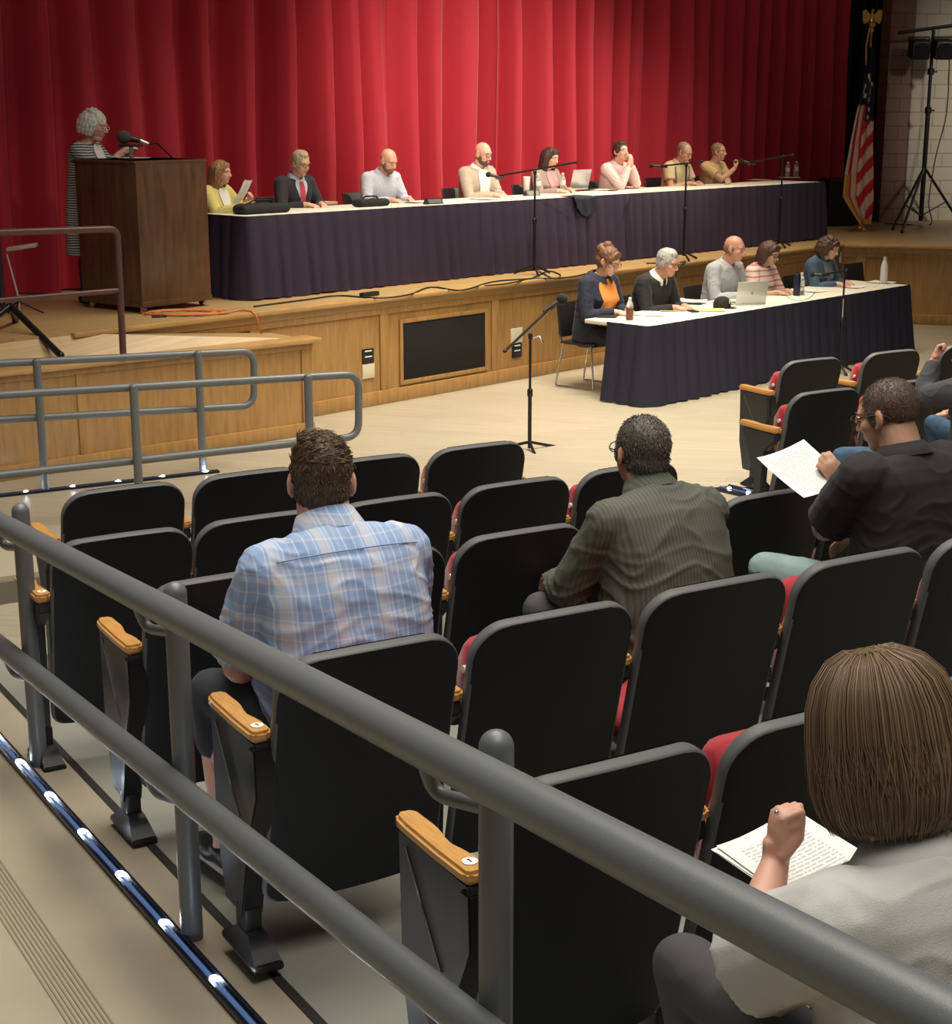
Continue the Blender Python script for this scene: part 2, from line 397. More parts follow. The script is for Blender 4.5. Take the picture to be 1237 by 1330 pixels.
# stage ramp and knee wall
K1 = Vector((-1.42, 13.16, 0)); K0 = Vector((-6.2, 9.24, 0)); dK = (K1 - K0).normalized(); nK = Vector((dK.y, -dK.x, 0))
b = MB()
Kp = lambda t, z: K1 - dK * t - nK * .125 + Vector((0, 0, z))
bk = [SB(3.5, 10.77, .997), SB(6.7, BE + .02, .997), SB(8.72, BE + .02, .80)]; frn = [Kp(5.1, .812), Kp(1.97, .812), Kp(0, .80)]
for i in (0, 1):
    r4 = [bk[i], bk[i + 1], frn[i + 1], frn[i]]; b.rings([[p - Vector((0, 0, .5)) for p in r4], r4])
struct(b.build('floor_stage_ramp', G['stage_floor'], sharp=20))
LK = (K1 - K0).length
kw = panelled('wall_knee', K0, K1, 0, .78, [(LK - .06, .1), (LK - 1.05, .06), (LK - 2.1, .06), (LK - 3.2, .06)], .13, .015, .11, .05)
struct(kw)
M = Matrix((dK, -nK, Vector((0, 0, 1)))).transposed()
b = MB(); b.box((K0 + K1) / 2 - nK * .06 + dK * .03 + Vector((0, 0, .80)), (LK + .08, .24, .04), M, .01); trim(b.build('trim', G['oak_trim']))
# vent and outlet plates on the stage front
def on_front(name, px0, py0, px1, py1, out, m, th=.02):
    a = Pb(px0, py0, BE + .03 - out); c = Pb(px1, py1, BE + .03 - out)
    s0, s1_ = a.dot(SD), c.dot(SD); z1, z0_ = a.z, c.z
    M = Matrix((SD, -SN, Vector((0, 0, 1)))).transposed()
    b = MB(); b.box(SB((s0 + s1_) / 2, BE + .03 - out / 2 - .002, (z0_ + z1) / 2), (abs(s1_ - s0), out, abs(z1 - z0_)), M, min(.004, out * .4))
    return b, M, (s0, s1_, z0_, z1)
b, M, e = on_front('v', 523, 420, 630, 476, .012, None)
v_ = b.build('vent_grille', G['dark_gap'])
zz = [(e[2] + e[3]) / 2]
tag(v_, 'black rectangular vent grille set in the wood front of the stage', 'vent')
b = MB()
for s_ in (e[0] - .02, e[1] + .02): b.box(SB(s_, BE + .018, zz[0]), (.04, .02, e[3] - e[2] + .08), M, .004)
for z_ in (e[2] - .02, e[3] + .02): b.box(SB((e[0] + e[1]) / 2, BE + .018, z_), (e[1] - e[0], .02, .04), M, .004)
b.build('frame', G['oak'], v_)
for q, (x0, y0, x1, y1, kind, lab) in enumerate(((471, 454, 486, 472, 'k', 'black outlet plate above the cream plate, left of the vent'), (471, 473, 487, 490, 'c', 'cream blank plate under a black outlet plate, left of the vent'),
        (664, 427, 679, 444, 'c', 'cream plate above the black outlet, right of the vent'), (666, 447, 678, 463, 'k', 'black outlet plate under the cream plate, right of the vent'))):
    b, M, e = on_front('o', x0, y0, x1, y1, .012, None)
    o = tag(b.build('outlet_plate', G['black_plastic' if kind == 'k' else 'cream_plate']), lab, 'outlet', None)
    if kind == 'k':
        for z_ in (e[3] - .02, (e[2] + e[3]) / 2 + .0):
            b = MB(); b.box(SB((e[0] + e[1]) / 2, BE + .03 - .0145, z_), ((e[1] - e[0]) * .62, .003, .012), M)
            b.build('white_print', G['white_paint'], o)['label'] = 'small white lettering strip'
# ------------------------------------------------------------------ curtains and right-hand wall
def curtain(name, s0, s1, bb, z0, z1, m, amp, seed, dens=7.5, droop=0):
    rnd = random.Random(seed); pts = []
    s = s0; xs = []
    while s < s1: 
        w = rnd.uniform(.26, .60); xs.append((s, w, rnd.uniform(.6, 1.25))); s += w
    fine = []
    for q_, (a, w, k) in enumerate(xs):
        k2 = xs[(q_ + 1) % len(xs)][2]; c2 = rnd.uniform(-.1, .45)
        for j in range(12):
            t = j / 12.; ph = t * 2 * math.pi; kk = k + (k2 - k) * t
            off = amp * kk * (math.cos(ph) + c2 * (math.cos(2 * ph) - 1)) + amp * .35 * noise.noise(Vector(((a + w * t) * 5, seed, 0)))
            fine.append((a + w * t + .09 * w * math.sin(ph), off))
    b = MB(); nz = 5; rows = []
    for i in range(nz + 1):
        z = z0 + (z1 - z0) * i / nz; f = 1.1 - .25 * i / nz
        rows.append([b.bm.verts.new(SB(s_ + .03 * math.sin(z * 1.3 + s_ * 2), bb - o_ * f, z)) for s_, o_ in fine])
    for i in range(nz):
        for j in range(len(fine) - 1): b._face([rows[i][j], rows[i][j + 1], rows[i + 1][j + 1], rows[i + 1][j]])
    return b.build(name, m, sharp=0, recalc=False)
sg = s_at(628, 120, 13.05)
tag(curtain('stage_curtain', 4.2, sg - .05, 13.05, ST + .02, 7.0, G['curtain_red'], .15, 3), 'red pleated stage curtain, left half behind the lectern and panel table', 'curtain', None)
tag(curtain('stage_curtain', sg + .06, 21.9, 13.05, ST + .02, 7.0, G['curtain_red'], .15, 11), 'red pleated stage curtain, right half ending in the dark beside the flag', 'curtain', None)
tag(curtain('masking_curtain', 8, 26, 13.9, ST + .02, 7.0, G['black_velour'], .05, 5), 'black masking curtain behind the red one, beside the flag', 'curtain')
W0 = Vector((6.14, 24.62, 0)); dW = Vector((.97, .22, 0)).normalized(); nW = Vector((dW.y, -dW.x, 0))
M = Matrix((dW, -nW, Vector((0, 0, 1)))).transposed().to_4x4()
b = MB(); b.box((.18, .15, 3.2), (.40, .3, 6.4)); o = struct(b.build('wall_pilaster', G['brown_block'])); o.matrix_world = Matrix.Translation(W0 + Vector((0, 0, ST))) @ M
b = MB(); b.box((3.4, .25, 3.2), (6., .3, 6.4)); o = struct(b.build('wall_right', G['white_block'])); o.matrix_world = Matrix.Translation(W0 + Vector((0, 0, ST))) @ M
# ------------------------------------------------------------------ hand rails
def fillet(pts, r, n=6):
    pts = [Vector(p) for p in pts]; out = [pts[0]]
    for a, p, c in zip(pts, pts[1:], pts[2:]):
        d1 = (a - p).normalized(); d2 = (c - p).normalized(); rr = min(r, (a - p).length * .49, (c - p).length * .49)
        for i in range(n + 1):
            t = i / n; q0 = p + d1 * rr * (1 - t); q1 = p + d2 * rr * t
            out.append(q0.lerp(q1, t))
    out.append(pts[-1]); return out
RU = 1.235; PUo = 1.29
up0 = PU(0, 680, RU); up1 = PU(1237, 1332, RU); lo0 = PU(0, 839, RU); lo1 = PU(590, 1312, RU)
def on_line(a, c, V): t = (V - a.dot(TV)) / (c.dot(TV) - a.dot(TV)); return a.lerp(c, t)
fr = thing('hand_rail', 'near gray tubular ramp railing running diagonally through the foreground', 'railing', UV(PUo, 3.86, fz(3.86)))
b = MB(); b.tube([on_line(up0, up1, 7.0), on_line(up0, up1, .4)], .039, 20); b.build('top_rail', G['rail_grey'], fr, world=True)
b = MB(); b.tube([on_line(lo0, lo1, 7.0), on_line(lo0, lo1, .4)], .037, 20); b.build('lower_rail', G['rail_grey'], fr, world=True)
for px, py, Vb in ((22, 650, 5.443), (229, 757, 3.859), (645, 948, None)):
    top = PU(px, py, PUo); V = Vb or top.dot(TV); V = top.dot(TV) * .5 + (Vb or V) * .5
    r = .031; zt = top.z; base = UV(PUo, V, fz(V) - .01)
    b = MB(); T = Matrix.Translation(Vector((base.x, base.y, 0)))
    prof = [(r, base.z), (r, zt - r)] + [(r * math.cos(a), zt - r + r * math.sin(a)) for a in [R(x) for x in (15, 30, 45, 60, 75, 88)]]
    b.lathe(Vector((base.x, base.y, 0)), prof, 20)
    b.build('post', G['rail_grey'], fr, world=True)
    for ln, k in (((up0, up1), 1), ((lo0, lo1), 1)):
        q = on_line(*ln, V); h = on_line(*ln, V + .17)
        p0 = Vector((base.x, base.y, q.z - .085)); 
        m_ = UV(PUo - .03, V + .17, h.z - .10)
        b = MB(); b.tube(fillet([p0, m_, Vector((h.x, h.y, h.z - .02))], .05), .0145, 10); b.build('bracket', G['rail_grey'], fr, world=True)
# ramp rails in the middle distance (run along the rows)
def mid_rail(name, lab, V, pxr, pyr, pyl, posts, xL):
    r = ray(pxr, pyr); 
    def onV(px, py): r_ = ray(px, py); t = V / r_.dot(TV); return Vector((0, 0, CAM_H)) + r_ * t
    a = onV(pxr, pyr); z_hi0 = onV(0, pyl[0]); c = onV(pxr, pyr + 0)
    lo_r = onV(pxr, pyl[2]); lo_l = onV(0, pyl[1])
    dirn = (z_hi0 - a); far = a + dirn * xL; lfar = lo_r + (lo_l - lo_r) * xL
    t = thing(name, lab, 'railing', UV(a.dot(TU) - .4, V, 0))
    b = MB(); b.tube(fillet([far, a, lo_r, lfar], .11, 8), .027, 14); b.build('rail_loop', G['rail_grey'], t, world=True)
    for px in posts:
        q = onV(px, pyr + (pyl[0] - pyr) * (pxr - px) / pxr)
        b = MB(); off = -TV * .055; b.tube([Vector((q.x, q.y, fz(V) - .005)) + off, Vector((q.x, q.y, q.z + .012)) + off], .029, 14); b.ell(Vector((q.x, q.y, q.z + .012)) + off, (.029, .029, .02))
        b.build('post', G['rail_grey'], t, world=True)
    return t
mid_rail('hand_rail', 'gray U-ended ramp railing in front of the stage knee wall, the farther one', 11.22, 330, 456, (472, 545, 527), (45, 254), 1.5)
mid_rail('hand_rail', 'gray U-ended ramp railing just behind the front seats, the nearer one', 9.98, 466, 486, (513, 617, 567), (170, 396), 1.5)
# brown rail on the stage ramp
q0 = P(160, 460, .86); t = thing('stage_rail', 'dark brown pipe railing left of the lectern on the stage ramp', 'railing', q0)
def onpl(px, py, q=q0, d_=dK): nn = Vector((d_.y, -d_.x, 0)); r_ = ray(px, py); k = q.dot(nn) / r_.dot(nn); return Vector((0, 0, CAM_H)) + r_ * k
pt = onpl(152, 297); pl = onpl(0, 302); b = MB(); b.tube(fillet([pl + (pl - pt) * .6, pt, Vector((q0.x, q0.y, .82))], .07, 6), .026, 12); b.build('top_rail', G['rail_brown'], t, world=True)
pm = onpl(155, 377); pm0 = onpl(0, 390); b = MB(); b.tube([pm0 + (pm0 - pm) * .6, pm], .02, 12); b.build('mid_rail', G['rail_brown'], t, world=True)
# ------------------------------------------------------------------ LED strips
def led_strip(lab, pts, name='led_strip', w=.05, r=.013):
    """pts: list of (U,V); bulbs at the pts"""
    wp = [UV(u_, v_, fz(v_)) for u_, v_ in pts]
    t = thing(name, lab, 'light strip', wp[len(wp) // 2])
    d = (wp[-1] - wp[0]).normalized(); side = Vector((-d.y, d.x, 0)).normalized(); upv = side.cross(d); upv = upv if upv.z > 0 else -upv
    M = Matrix((d, side, upv)).transposed(); Ln = (wp[-1] - wp[0]).length + .2
    b = MB(); c = (wp[0] + wp[-1]) / 2
    b.box(c + upv * .006, (Ln, w, .012), M, .003)
    for s_ in (-1, 1): b.box(c + side * s_ * (w / 2 - .005) + upv * .012, (Ln, .01, .02), M, .003)
    b.build('channel', G['led_channel'], t, world=True)
    b = MB(); b.tube([wp[0] - d * .1 + upv * .012, wp[-1] + d * .1 + upv * .012], .007, 8); b.build('clear_cover', G['led_cover'], t, world=True)
    for p in wp:
        b = MB(); b.ell(p + upv * .018, (r, r, r * .6), sub=2); b.build('bulb', G['led'], t, world=True)
    return t
led_strip('lit blue-white LED strip in a black channel along the near railing', [(1.218 + .004 * k, 6.30 - .392 * k) for k in range(-1, 12)])
wl = [P(x, y, .0) for x, y in ((268, 616), (214, 623), (155, 631), (95, 637), (34, 642))]
d0 = (wl[-1] - wl[0]) / 4
led_strip('LED floor strip under the farther ramp railing, along the knee wall', [((wl[0] + d0 * k).dot(TU), (wl[0] + d0 * k).dot(TV)) for k in range(0, 7)], r=.016)
q = P(948, 625, .24); led_strip('short LED floor strip in the right aisle beside the folded aisle seats', [(q.dot(TU), q.dot(TV) - .2 * k) for k in range(0, 3)], w=.16)
q = P(938, 690, .27); led_strip('short LED floor strip left of the right aisle, beside the man in green', [(q.dot(TU), q.dot(TV) - .25 * k) for k in range(0, 2)], w=.1)
# ------------------------------------------------------------------ auditorium seats
SW = .557
def seat_outline(z, z0, z1, hw, rt, rb):
    w = hw
    if z > z1 - rt: w = hw - rt + math.sqrt(max(0, rt * rt - (z - (z1 - rt)) ** 2))
    elif z < z0 + rb: w = hw - rb + math.sqrt(max(0, rb * rb - ((z0 + rb) - z) ** 2))
    return max(w, .02)
def back_y(z): return .18 * (.86 - z) / .71 * .9
def make_shell():
    z0, z1, hw = .15, .868, .262; rt = .095; b = MB()
    zs = [z0 + .05 * (1 - math.cos(i / 4 * math.pi / 2)) for i in range(4)] + list(np.linspace(z0 + .05, z1 - rt, 10)) + [z1 - rt + rt * math.sin(i / 8 * math.pi / 2) for i in range(1, 9)]
    nx = 14
    def pt(i, j):
        z = zs[i]; x = (j / nx * 2 - 1); w = seat_outline(z, z0, z1, hw, rt, .05); X = x * w
        z2 = z + .012 * (1 - (X / hw) ** 2) * max(0, (z - .6) / .26)
        return Vector((X, back_y(z) - .028 * (1 - (X / hw) ** 2), z2))
    vs = [[b.bm.verts.new(pt(i, j)) for j in range(nx + 1)] for i in range(len(zs))]
    for i in range(len(zs) - 1):
        for j in range(nx): b._face([vs[i][j], vs[i + 1][j], vs[i + 1][j + 1], vs[i][j + 1]])
    bm = b.bm; bmesh.ops.remove_doubles(bm, verts=bm.verts[:], dist=.0005)
    bmesh.ops.recalc_face_normals(bm, faces=bm.faces[:])
    # thickness forward
    avg = sum((f.normal.y for f in bm.faces)) 
    bmesh.ops.solidify(bm, geom=bm.faces[:], thickness=(.042 if avg < 0 else -.042))
    bmesh.ops.recalc_face_normals(bm, faces=bm.faces[:])
    ed = [e for e in bm.edges if len(e.link_faces) == 2 and e.calc_face_angle(0) > R(55)]
    bmesh.ops.bevel(bm, geom=ed, offset=.011, segments=3, affect='EDGES', profile=.5)
    bm.normal_update()
    for f in bm.faces:
        f.smooth = True
        f.material_index = 0 if abs(f.normal.y) > .88 else 1
    return b
def profile_slab(prof, hw, nx=10, cr=.03, bulge=0.):
    """side profile (y,z) swept across x with softened ends"""
    b = MB(); rs = []
    xs = [-1, -.96, -.88] + list(np.linspace(-.75, .75, nx)) + [.88, .96, 1]
    cy = sum(p[0] for p in prof) / len(prof); cz = sum(p[1] for p in prof) / len(prof)
    for x in xs:
        k = 1 - .16 * max(0, (abs(x) - .8) / .2) ** 2
        rs.append([Vector((x * hw, cy + (y - cy) * k, cz + (z - cz) * k)) for y, z in prof])
    return b.rings(rs)
def arm_cap():
    out = []
    L0, L1 = .07, .40
    pts = [(-.030, L0 + .012), (-.018, L0), (.018, L0), (.032, L0 + .014), (.033, L0 + .07), (.027, L0 + .105), (.020, L0 + .135), (.020, L0 + .17), (.026, L0 + .2), (.031, L0 + .235), (.029, L1 - .02), (.017, L1), (-.014, L1 + .003), (-.028, L1 - .014), (-.032, L1 - .06), (-.033, L0 + .12)]
    b = MB(); b.prism(pts, .03, Matrix.Translation((0, 0, .65)), .008); return b
def x_prism(poly, x0, th, bev=.005):
    M = Matrix.Translation((x0, 0, 0)) @ Matrix(((0, 0, 1, 0), (1, 0, 0, 0), (0, 1, 0, 0), (0, 0, 0, 1)))
    b = MB(); b.prism(poly, th, M, bev); return b
BACKP = [(.045, .44), (.085, .42), (.105, .50), (.10, .64), (.085, .74), (.06, .795), (.03, .80), (.02, .76), (.025, .6)]
BACKP = [(y + back_y(z) - 0.0, z) for y, z in BACKP]
SEATUP = [(.125, .43), (.16, .44), (.195, .52), (.215, .64), (.205, .73), (.17, .785), (.125, .79), (.10, .74), (.105, .6)]
SEATUP = [(y + .02, z) for y, z in SEATUP]
SEATDN = [(.12, .40), (.14, .445), (.3, .46), (.5, .465), (.585, .45), (.61, .41), (.58, .36), (.45, .345), (.2, .37)]
def standard(x, parent, aisle, number=False):
    t = MB(); 
    if aisle: pp = [(.385, .65), (.075, .65), (.065, .53), (.15, .34), (.20, .11), (.33, .11), (.375, .3)]
    else: pp = [(.36, .65), (.08, .65), (.08, .61), (.17, .53), (.19, .11), (.245, .11), (.245, .36), (.33, .56), (.36, .61)]
    s = x_prism(pp, x - .022, .044).build('arm_standard', G['standard_grey'], parent, sharp=30)
    if aisle:
        x_prism([(.06, .635), (.10, .635), (.09, .50), (.16, .34), (.22, .13), (.19, .11), (.13, .34), (.055, .51)], x - .030, .06, .004).build('edge_trim', G['black_metal'], s)
        b = MB(); b.tube([(x - .0235, .345, .622), (x - .0235, .19, .40)], .0035, 6); b.build('chrome_line', G['chrome'], s)['label'] = 'thin bright metal line'
    b = MB(); b.box((x, .215, .07), (.05, .07, .14), None, .006); b.box((x, .20, .012), (.085, .25, .024), None, .01)
    b.rings([[Vector((x + w * cx_, .20 + w2 * cy_, z)) for cx_, cy_ in ((-1, -1), (1, -1), (1, 1), (-1, 1))] for w, w2, z in ((.04, .115, .02), (.034, .08, .045), (.026, .04, .075))])
    b.build('foot', G['black_metal'], s)
    a = arm_cap(); a.bm.transform(Matrix.Translation((x, 0, 0))); a = a.build('armrest', G['arm_wood'], parent)
    if number:
        b = MB(); b.lathe((x + .004, .115, .680), [(.0165, 0), (.0165, .0025), (.015, .003)], 20); pl = b.build('number_plate', G['white_paint'], a)
        b = MB(); b.box((x + .004, .115, .6835), (.003, .014, .001)); b.box((x + .002, .1205, .6835), (.004, .003, .001)); b.build('numeral', G['black_plastic'], pl)
    return s
def make_seat(up=True, aisle=False, right=False, number=False):
    t = thing('auditorium_seat', '', 'auditorium seat')
    make_shell().build('backrest', [G['shell_black'], G['shell_rim']], t, sharp=50)
    profile_slab(BACKP, .205).build('back_cushion', G['seat_red'], t, sharp=0)
    s = profile_slab(SEATUP if up else SEATDN, .192 if up else .238).build('seat', G['seat_red'], t, sharp=0)
    if up:
        for x in (-.196, .196):
            b = MB(); b.lathe((x, .17, .70), [(.011, -.006), (.011, .006)], 12, Matrix.Rotation(R(90), 3, 'Y')); b.build('pivot_bolt', G['white_plastic'], s)
    standard(-SW / 2, t, aisle, number)
    if right: standard(SW / 2, t, False)
    return t
protos = {}
def seat(U, V, lab, up=True, aisle=False, right=False, number=False, dz=0.):
    key = (up, aisle, right, number)
    loc = UV(U, V, fz(V) + dz)
    if key not in protos:
        t = make_seat(*key); protos[key] = t; t.location = loc; t.rotation_euler = (0, 0, YV); t['label'] = lab
        t['group'] = 'auditorium seats'; WM[t.name] = Matrix.Translation(loc) @ Matrix.Rotation(YV, 4, 'Z'); return t
    return dup(protos[key], loc, YV, lab, 'auditorium seats')
rowsU = {'A': (1.875, 6.156, 0.0), 'B': (1.575, 5.313, -.015), 'C': (1.632, 4.459, -.005), 'D': (1.655, 3.412, .02), 'G': (1.712, 2.42, .004), 'W': (1.84, 1.40, -.06)}
rn = {'A': 'front row of the left block', 'B': 'second row of the left block', 'C': 'third row of the left block', 'D': 'fourth row of the left block', 'G': 'fifth row of the left block', 'W': 'nearest row'}
on = ['leftmost', 'second from the left', 'third from the left', 'fourth from the left', 'fifth from the left', 'sixth from the left']
occ = {('D', 0): 'man in the plaid shirt', ('D', 2): 'man in the dark green shirt', ('D', 4): 'man in the black shirt', ('W', 0): 'woman with the brown bob'}
for k, cols in (('A', range(4)), ('B', range(5)), ('C', range(6)), ('D', range(5)), ('G', range(3)), ('W', range(2))):
    U0, V0, dz = rowsU[k]
    for c in cols:
        o_ = occ.get((k, c))
        lab = ('black auditorium seat holding the ' + o_) if o_ else ('folded black auditorium seat, ' + on[c] + ' in the ' + rn[k])
        seat(U0 + c * SW + (.03 if c == 0 and k in 'BC' else 0), V0, lab, up=not o_, aisle=(c == 0 and k in 'CDG'), number=(c == 0 and k in 'DGB'), right=(c == cols[-1] and k in 'AB'), dz=dz)
def PV(px, py, z): q = P(px, py, z); return q.dot(TU), q.dot(TV)
F1 = PV(1085, 512, 1.135); F2 = PV(1181, 495, 1.135); E1 = PV(1068, 466, 1.085); E2 = PV(1153, 452, 1.085)
Vf = (F1[1] + F2[1]) / 2; Ve = (E1[1] + E2[1]) / 2
rb = 'right block'
for j in range(3): seat(E1[0] + j * (E2[0] - E1[0]), Ve, 'folded black auditorium seat, %s in the front row of the right block' % on[j], aisle=(j == 0))
for j in range(2): seat(F1[0] + j * (F2[0] - F1[0]) * .9, Vf, 'folded black auditorium seat, %s in the second row of the right block' % on[j])
HU, HV = F1[0] + .95, Vf - 1.0
seat(HU, HV, 'black auditorium seat holding the man in the charcoal hoodie at the right edge', up=False)
# ------------------------------------------------------------------ helpers on real heights
def z_at(q, py):
    t = (665 - py) / F; return CAM_H + q.y * (t * cp_ - sp_) / (cp_ + t * sp_)
def x_at(px, y, z):      # x of a point with this depth and height
    d = y * cp_ - (z - CAM_H) * sp_; return (px - CX) * d / F
TZ = .745
# ------------------------------------------------------------------ tables and skirts
def table_at(s, bb, L, D, zb, lab, group):
    t = thing('folding_table', lab, 'table', SB(s + L / 2, bb + D / 2, zb), YN + math.pi, group)
    b = MB(); b.box((0, 0, TZ - .02), (L - .006, D, .04), None, .008); b.build('table_top', G['table_white'], t)
    for sx in (-1, 1):
        for sy in (-1, 1):
            b = MB(); b.cone((sx * (L / 2 - .3), sy * (D / 2 - .1), 0), (sx * (L / 2 - .3), sy * (D / 2 - .1), TZ - .04), .014); b.build('leg', G['standard_grey'], t)
    return t
NB = 8.74; NS = 11.62
table_at(NS, NB, 2.44, .76, 0, 'white folding table on the floor, left end, by the woman in orange', 'front tables')
table_at(NS + 2.44, NB, 2.44, .76, 0, 'white folding table on the floor, right end, by the tall white bottle', 'front tables')
PBK = 11.28; PS = 9.02
for i, l in enumerate(('white folding table on stage, leftmost, under the black bag', 'white folding table on stage, second from the left, before the bald man in blue', 'white folding table on stage, third from the left, under the laptop', 'white folding table on stage, rightmost, under the two water bottles')):
    table_at(PS + 2.44 * i, PBK, 2.44, .76, ST, l, 'stage tables')
def skirt(lab, pts, zb, zt, m, seed, pitch=.17, amp=.055, flare=.05):
    """pleated cloth hanging along a polyline of (s,b), outside on the left of travel"""
    rnd = random.Random(seed); P2 = [Vector((s, b_, 0)) for s, b_ in pts]; P2 = fillet(P2, .06, 5)
    dense = []; acc = 0.
    for a, c in zip(P2, P2[1:]):
        n = max(1, int((c - a).length / .0155))
        for i in range(n): dense.append((a.lerp(c, i / n), acc + (c - a).length * i / n))
        acc += (c - a).length
    dense.append((P2[-1], acc)); nz = 9; rows = []; b = MB()
    ks = [rnd.uniform(.6, 1.3) for _ in range(400)]; ph = [rnd.uniform(-.8, .8) for _ in range(400)]
    for i in range(nz + 1):
        f = i / nz; z = zt + (zb - zt) * f; row = []
        for j, (p, a) in enumerate(dense):
            q0 = dense[max(0, j - 1)][0]; q1 = dense[min(len(dense) - 1, j + 1)][0]; d = (q1 - q0).normalized(); out = Vector((d.y, -d.x, 0))
            u_ = a / pitch; k = int(u_); t = u_ - k
            kk = ks[k] * (1 - t) + ks[k + 1] * t; pp = ph[k] * (1 - t) + ph[k + 1] * t
            w = abs(math.sin(math.pi * (u_ + .22 * pp * f))) ** .75
            am = amp * kk * (.35 + .65 * min(1, f * 1.6)) if i else amp * .15
            q = p + out * (.008 + flare * f * f * .6 + am * w)
            row.append(b.bm.verts.new(SB(q.x, q.y, z + .006 * math.sin(a * 9) * f)))
        rows.append(row)
    for r0, r1 in zip(rows, rows[1:]):
        for j in range(len(r0) - 1): b._face([r0[j], r1[j], r1[j + 1], r0[j + 1]])
    return tag(b.build('table_skirt', m, sharp=0, recalc=False), lab, 'table skirt')
E_ = .012
skirt('navy pleated skirt clipped around the white tables on the floor', [(NS - E_, NB + .47), (NS - E_, NB - E_), (NS + 4.88 + E_, NB - E_), (NS + 4.88 + E_, NB + .7)], .012, TZ + .004, G['navy_skirt'], 4, flare=.10)
skirt('dark purple pleated skirt along the long panel table on the stage', [(PS - E_, PBK + .70), (PS - E_, PBK - E_), (PS + 9.76 + E_, PBK - E_), (PS + 9.76 + E_, PBK + .74)], ST + .012, ST + TZ + .004, G['plum_skirt'], 8, flare=.05)
# ------------------------------------------------------------------ lectern
Lp = P(108, 399, ST); Mp = P(186, 408, ST)
fdir = (Mp - Lp); dep = fdir.length; fdir.normalize(); sdir = Vector((-fdir.y, fdir.x, 0)); wid = .78
ztop = z_at(Mp, 209); Cc = Mp - fdir * dep / 2 + sdir * wid / 2
rz = yaw_of(fdir)
lec = thing('lectern', 'large dark brown wooden lectern on casters at the left of the stage', 'lectern', Vector((Cc.x, Cc.y, ST)), rz)
hh = ztop - ST
b = MB(); b.box((0, 0, hh / 2 + .03), (wid, dep, hh - .06), None, .008); b.box((0, 0, .075), (wid + .012, dep + .012, .05), None, .006)
b.build('cabinet', G['walnut'], lec)
b = MB(); b.box((0, -.01, hh - .012), (wid + .03, dep + .03, .024), None, .008); b.build('top', G['walnut'], lec)
for sx in (-1, 1):
    for sy in (-1, 1):
        b = MB(); c = Vector((sx * (wid / 2 - .06), sy * (dep / 2 - .06), .03)); b.tube([c - Vector((.012, 0, 0)), c + Vector((.012, 0, 0))], .029, 14); b.box(c + Vector((0, 0, .03)), (.045, .04, .02), None, .004)
        b.build('caster', G['chrome'], lec)
lt = hh + .001
def loc_lec(px, py, dz):      # a point over the lectern's mid depth
    q = P(px, py, ztop + dz); return q
mk = thing('microphone', 'black foam covered microphone on a thin gooseneck from the lectern top', 'microphone', Vector((Cc.x, Cc.y, ztop)))
qy = Cc.y
def at_depth(px, py, y): r = ray(px, py); return Vector((0, 0, CAM_H)) + r * (y / r.y)
a0 = at_depth(161, 178, qy - .1); a1 = at_depth(182, 183, qy - .05); a2 = at_depth(193, 187, qy - .03); base = Cc + sdir * .28 + fdir * .1; base.z = ztop
b = MB(); b.ell(a0, (.062, .05, .055)); b.build('windscreen', mat('foam_grey', (.06, .06, .06), .95, bump=.3, bscale=200), mk, world=True)
b = MB(); b.tube([a0, a1], [.03, .022], 12); b.build('body', G['black_plastic'], mk, world=True)
b = MB(); b.tube([a1, a2], [.02, .013], 10); b.build('collar', G['alu'], mk, world=True)
b = MB(); b.tube([a2, a2.lerp(base, .35) + Vector((0, 0, .05)), a2.lerp(base, .75) + Vector((0, 0, .02)), base], .007, 8); b.build('gooseneck', G['black_metal'], mk, world=True)
c0 = at_depth(170, 189, qy - .05); st_ = thing('reading_shelf', 'small black shelf on a chrome post on the lectern top', 'stand', Vector((c0.x, c0.y, ztop)))
b = MB(); b.box((0, 0, c0.z - ztop), (.19, .13, .02), None, .005); b.build('shelf', G['black_plastic'], st_)
b = MB(); b.lathe((0, 0, 0), [(.05, 0), (.05, .008), (.02, .012), (.016, c0.z - ztop)], 16); b.build('post', G['chrome'], st_)
# ------------------------------------------------------------------ loose sheets and small things
def sheet(name, lab, cat, p, w=.216, h=.279, rz=0., m=None, n=1, curl=.004, tilt=None, rot=None, group=None):
    """a sheet (or n fanned sheets) lying or held; local x across, y up the page"""
    b = MB(); rnd = random.Random(int(p.x * 999))
    for k in range(n):
        dx, dy, a = (rnd.uniform(-.012, .012), rnd.uniform(-.012, .012), rnd.uniform(-.08, .08)) if k < n - 1 else (0, 0, 0)
        def fn(u_, v_):
            x = (u_ - .5) * w; y = (v_ - .5) * h; z = curl * (4 * (u_ - .5) ** 2 + 2 * (v_ - .5) ** 2) + k * .0016 + .0012
            return Vector((x * math.cos(a) - y * math.sin(a) + dx, x * math.sin(a) + y * math.cos(a) + dy, z))
        b.grid(fn, 6, 6)
    o = b.build(name, m or G['printed_paper'], sharp=0, recalc=False); tag(o, lab, cat, group)
    return place(o, p, rz, rot)
def slab(name, lab, cat, p, size, rz, m, bev=.004, group=None):
    b = MB(); b.box((0, 0, size[2] / 2), size, None, bev); o = b.build(name, m); tag(o, lab, cat, group); return place(o, p + Vector((0, 0, .001)), rz)
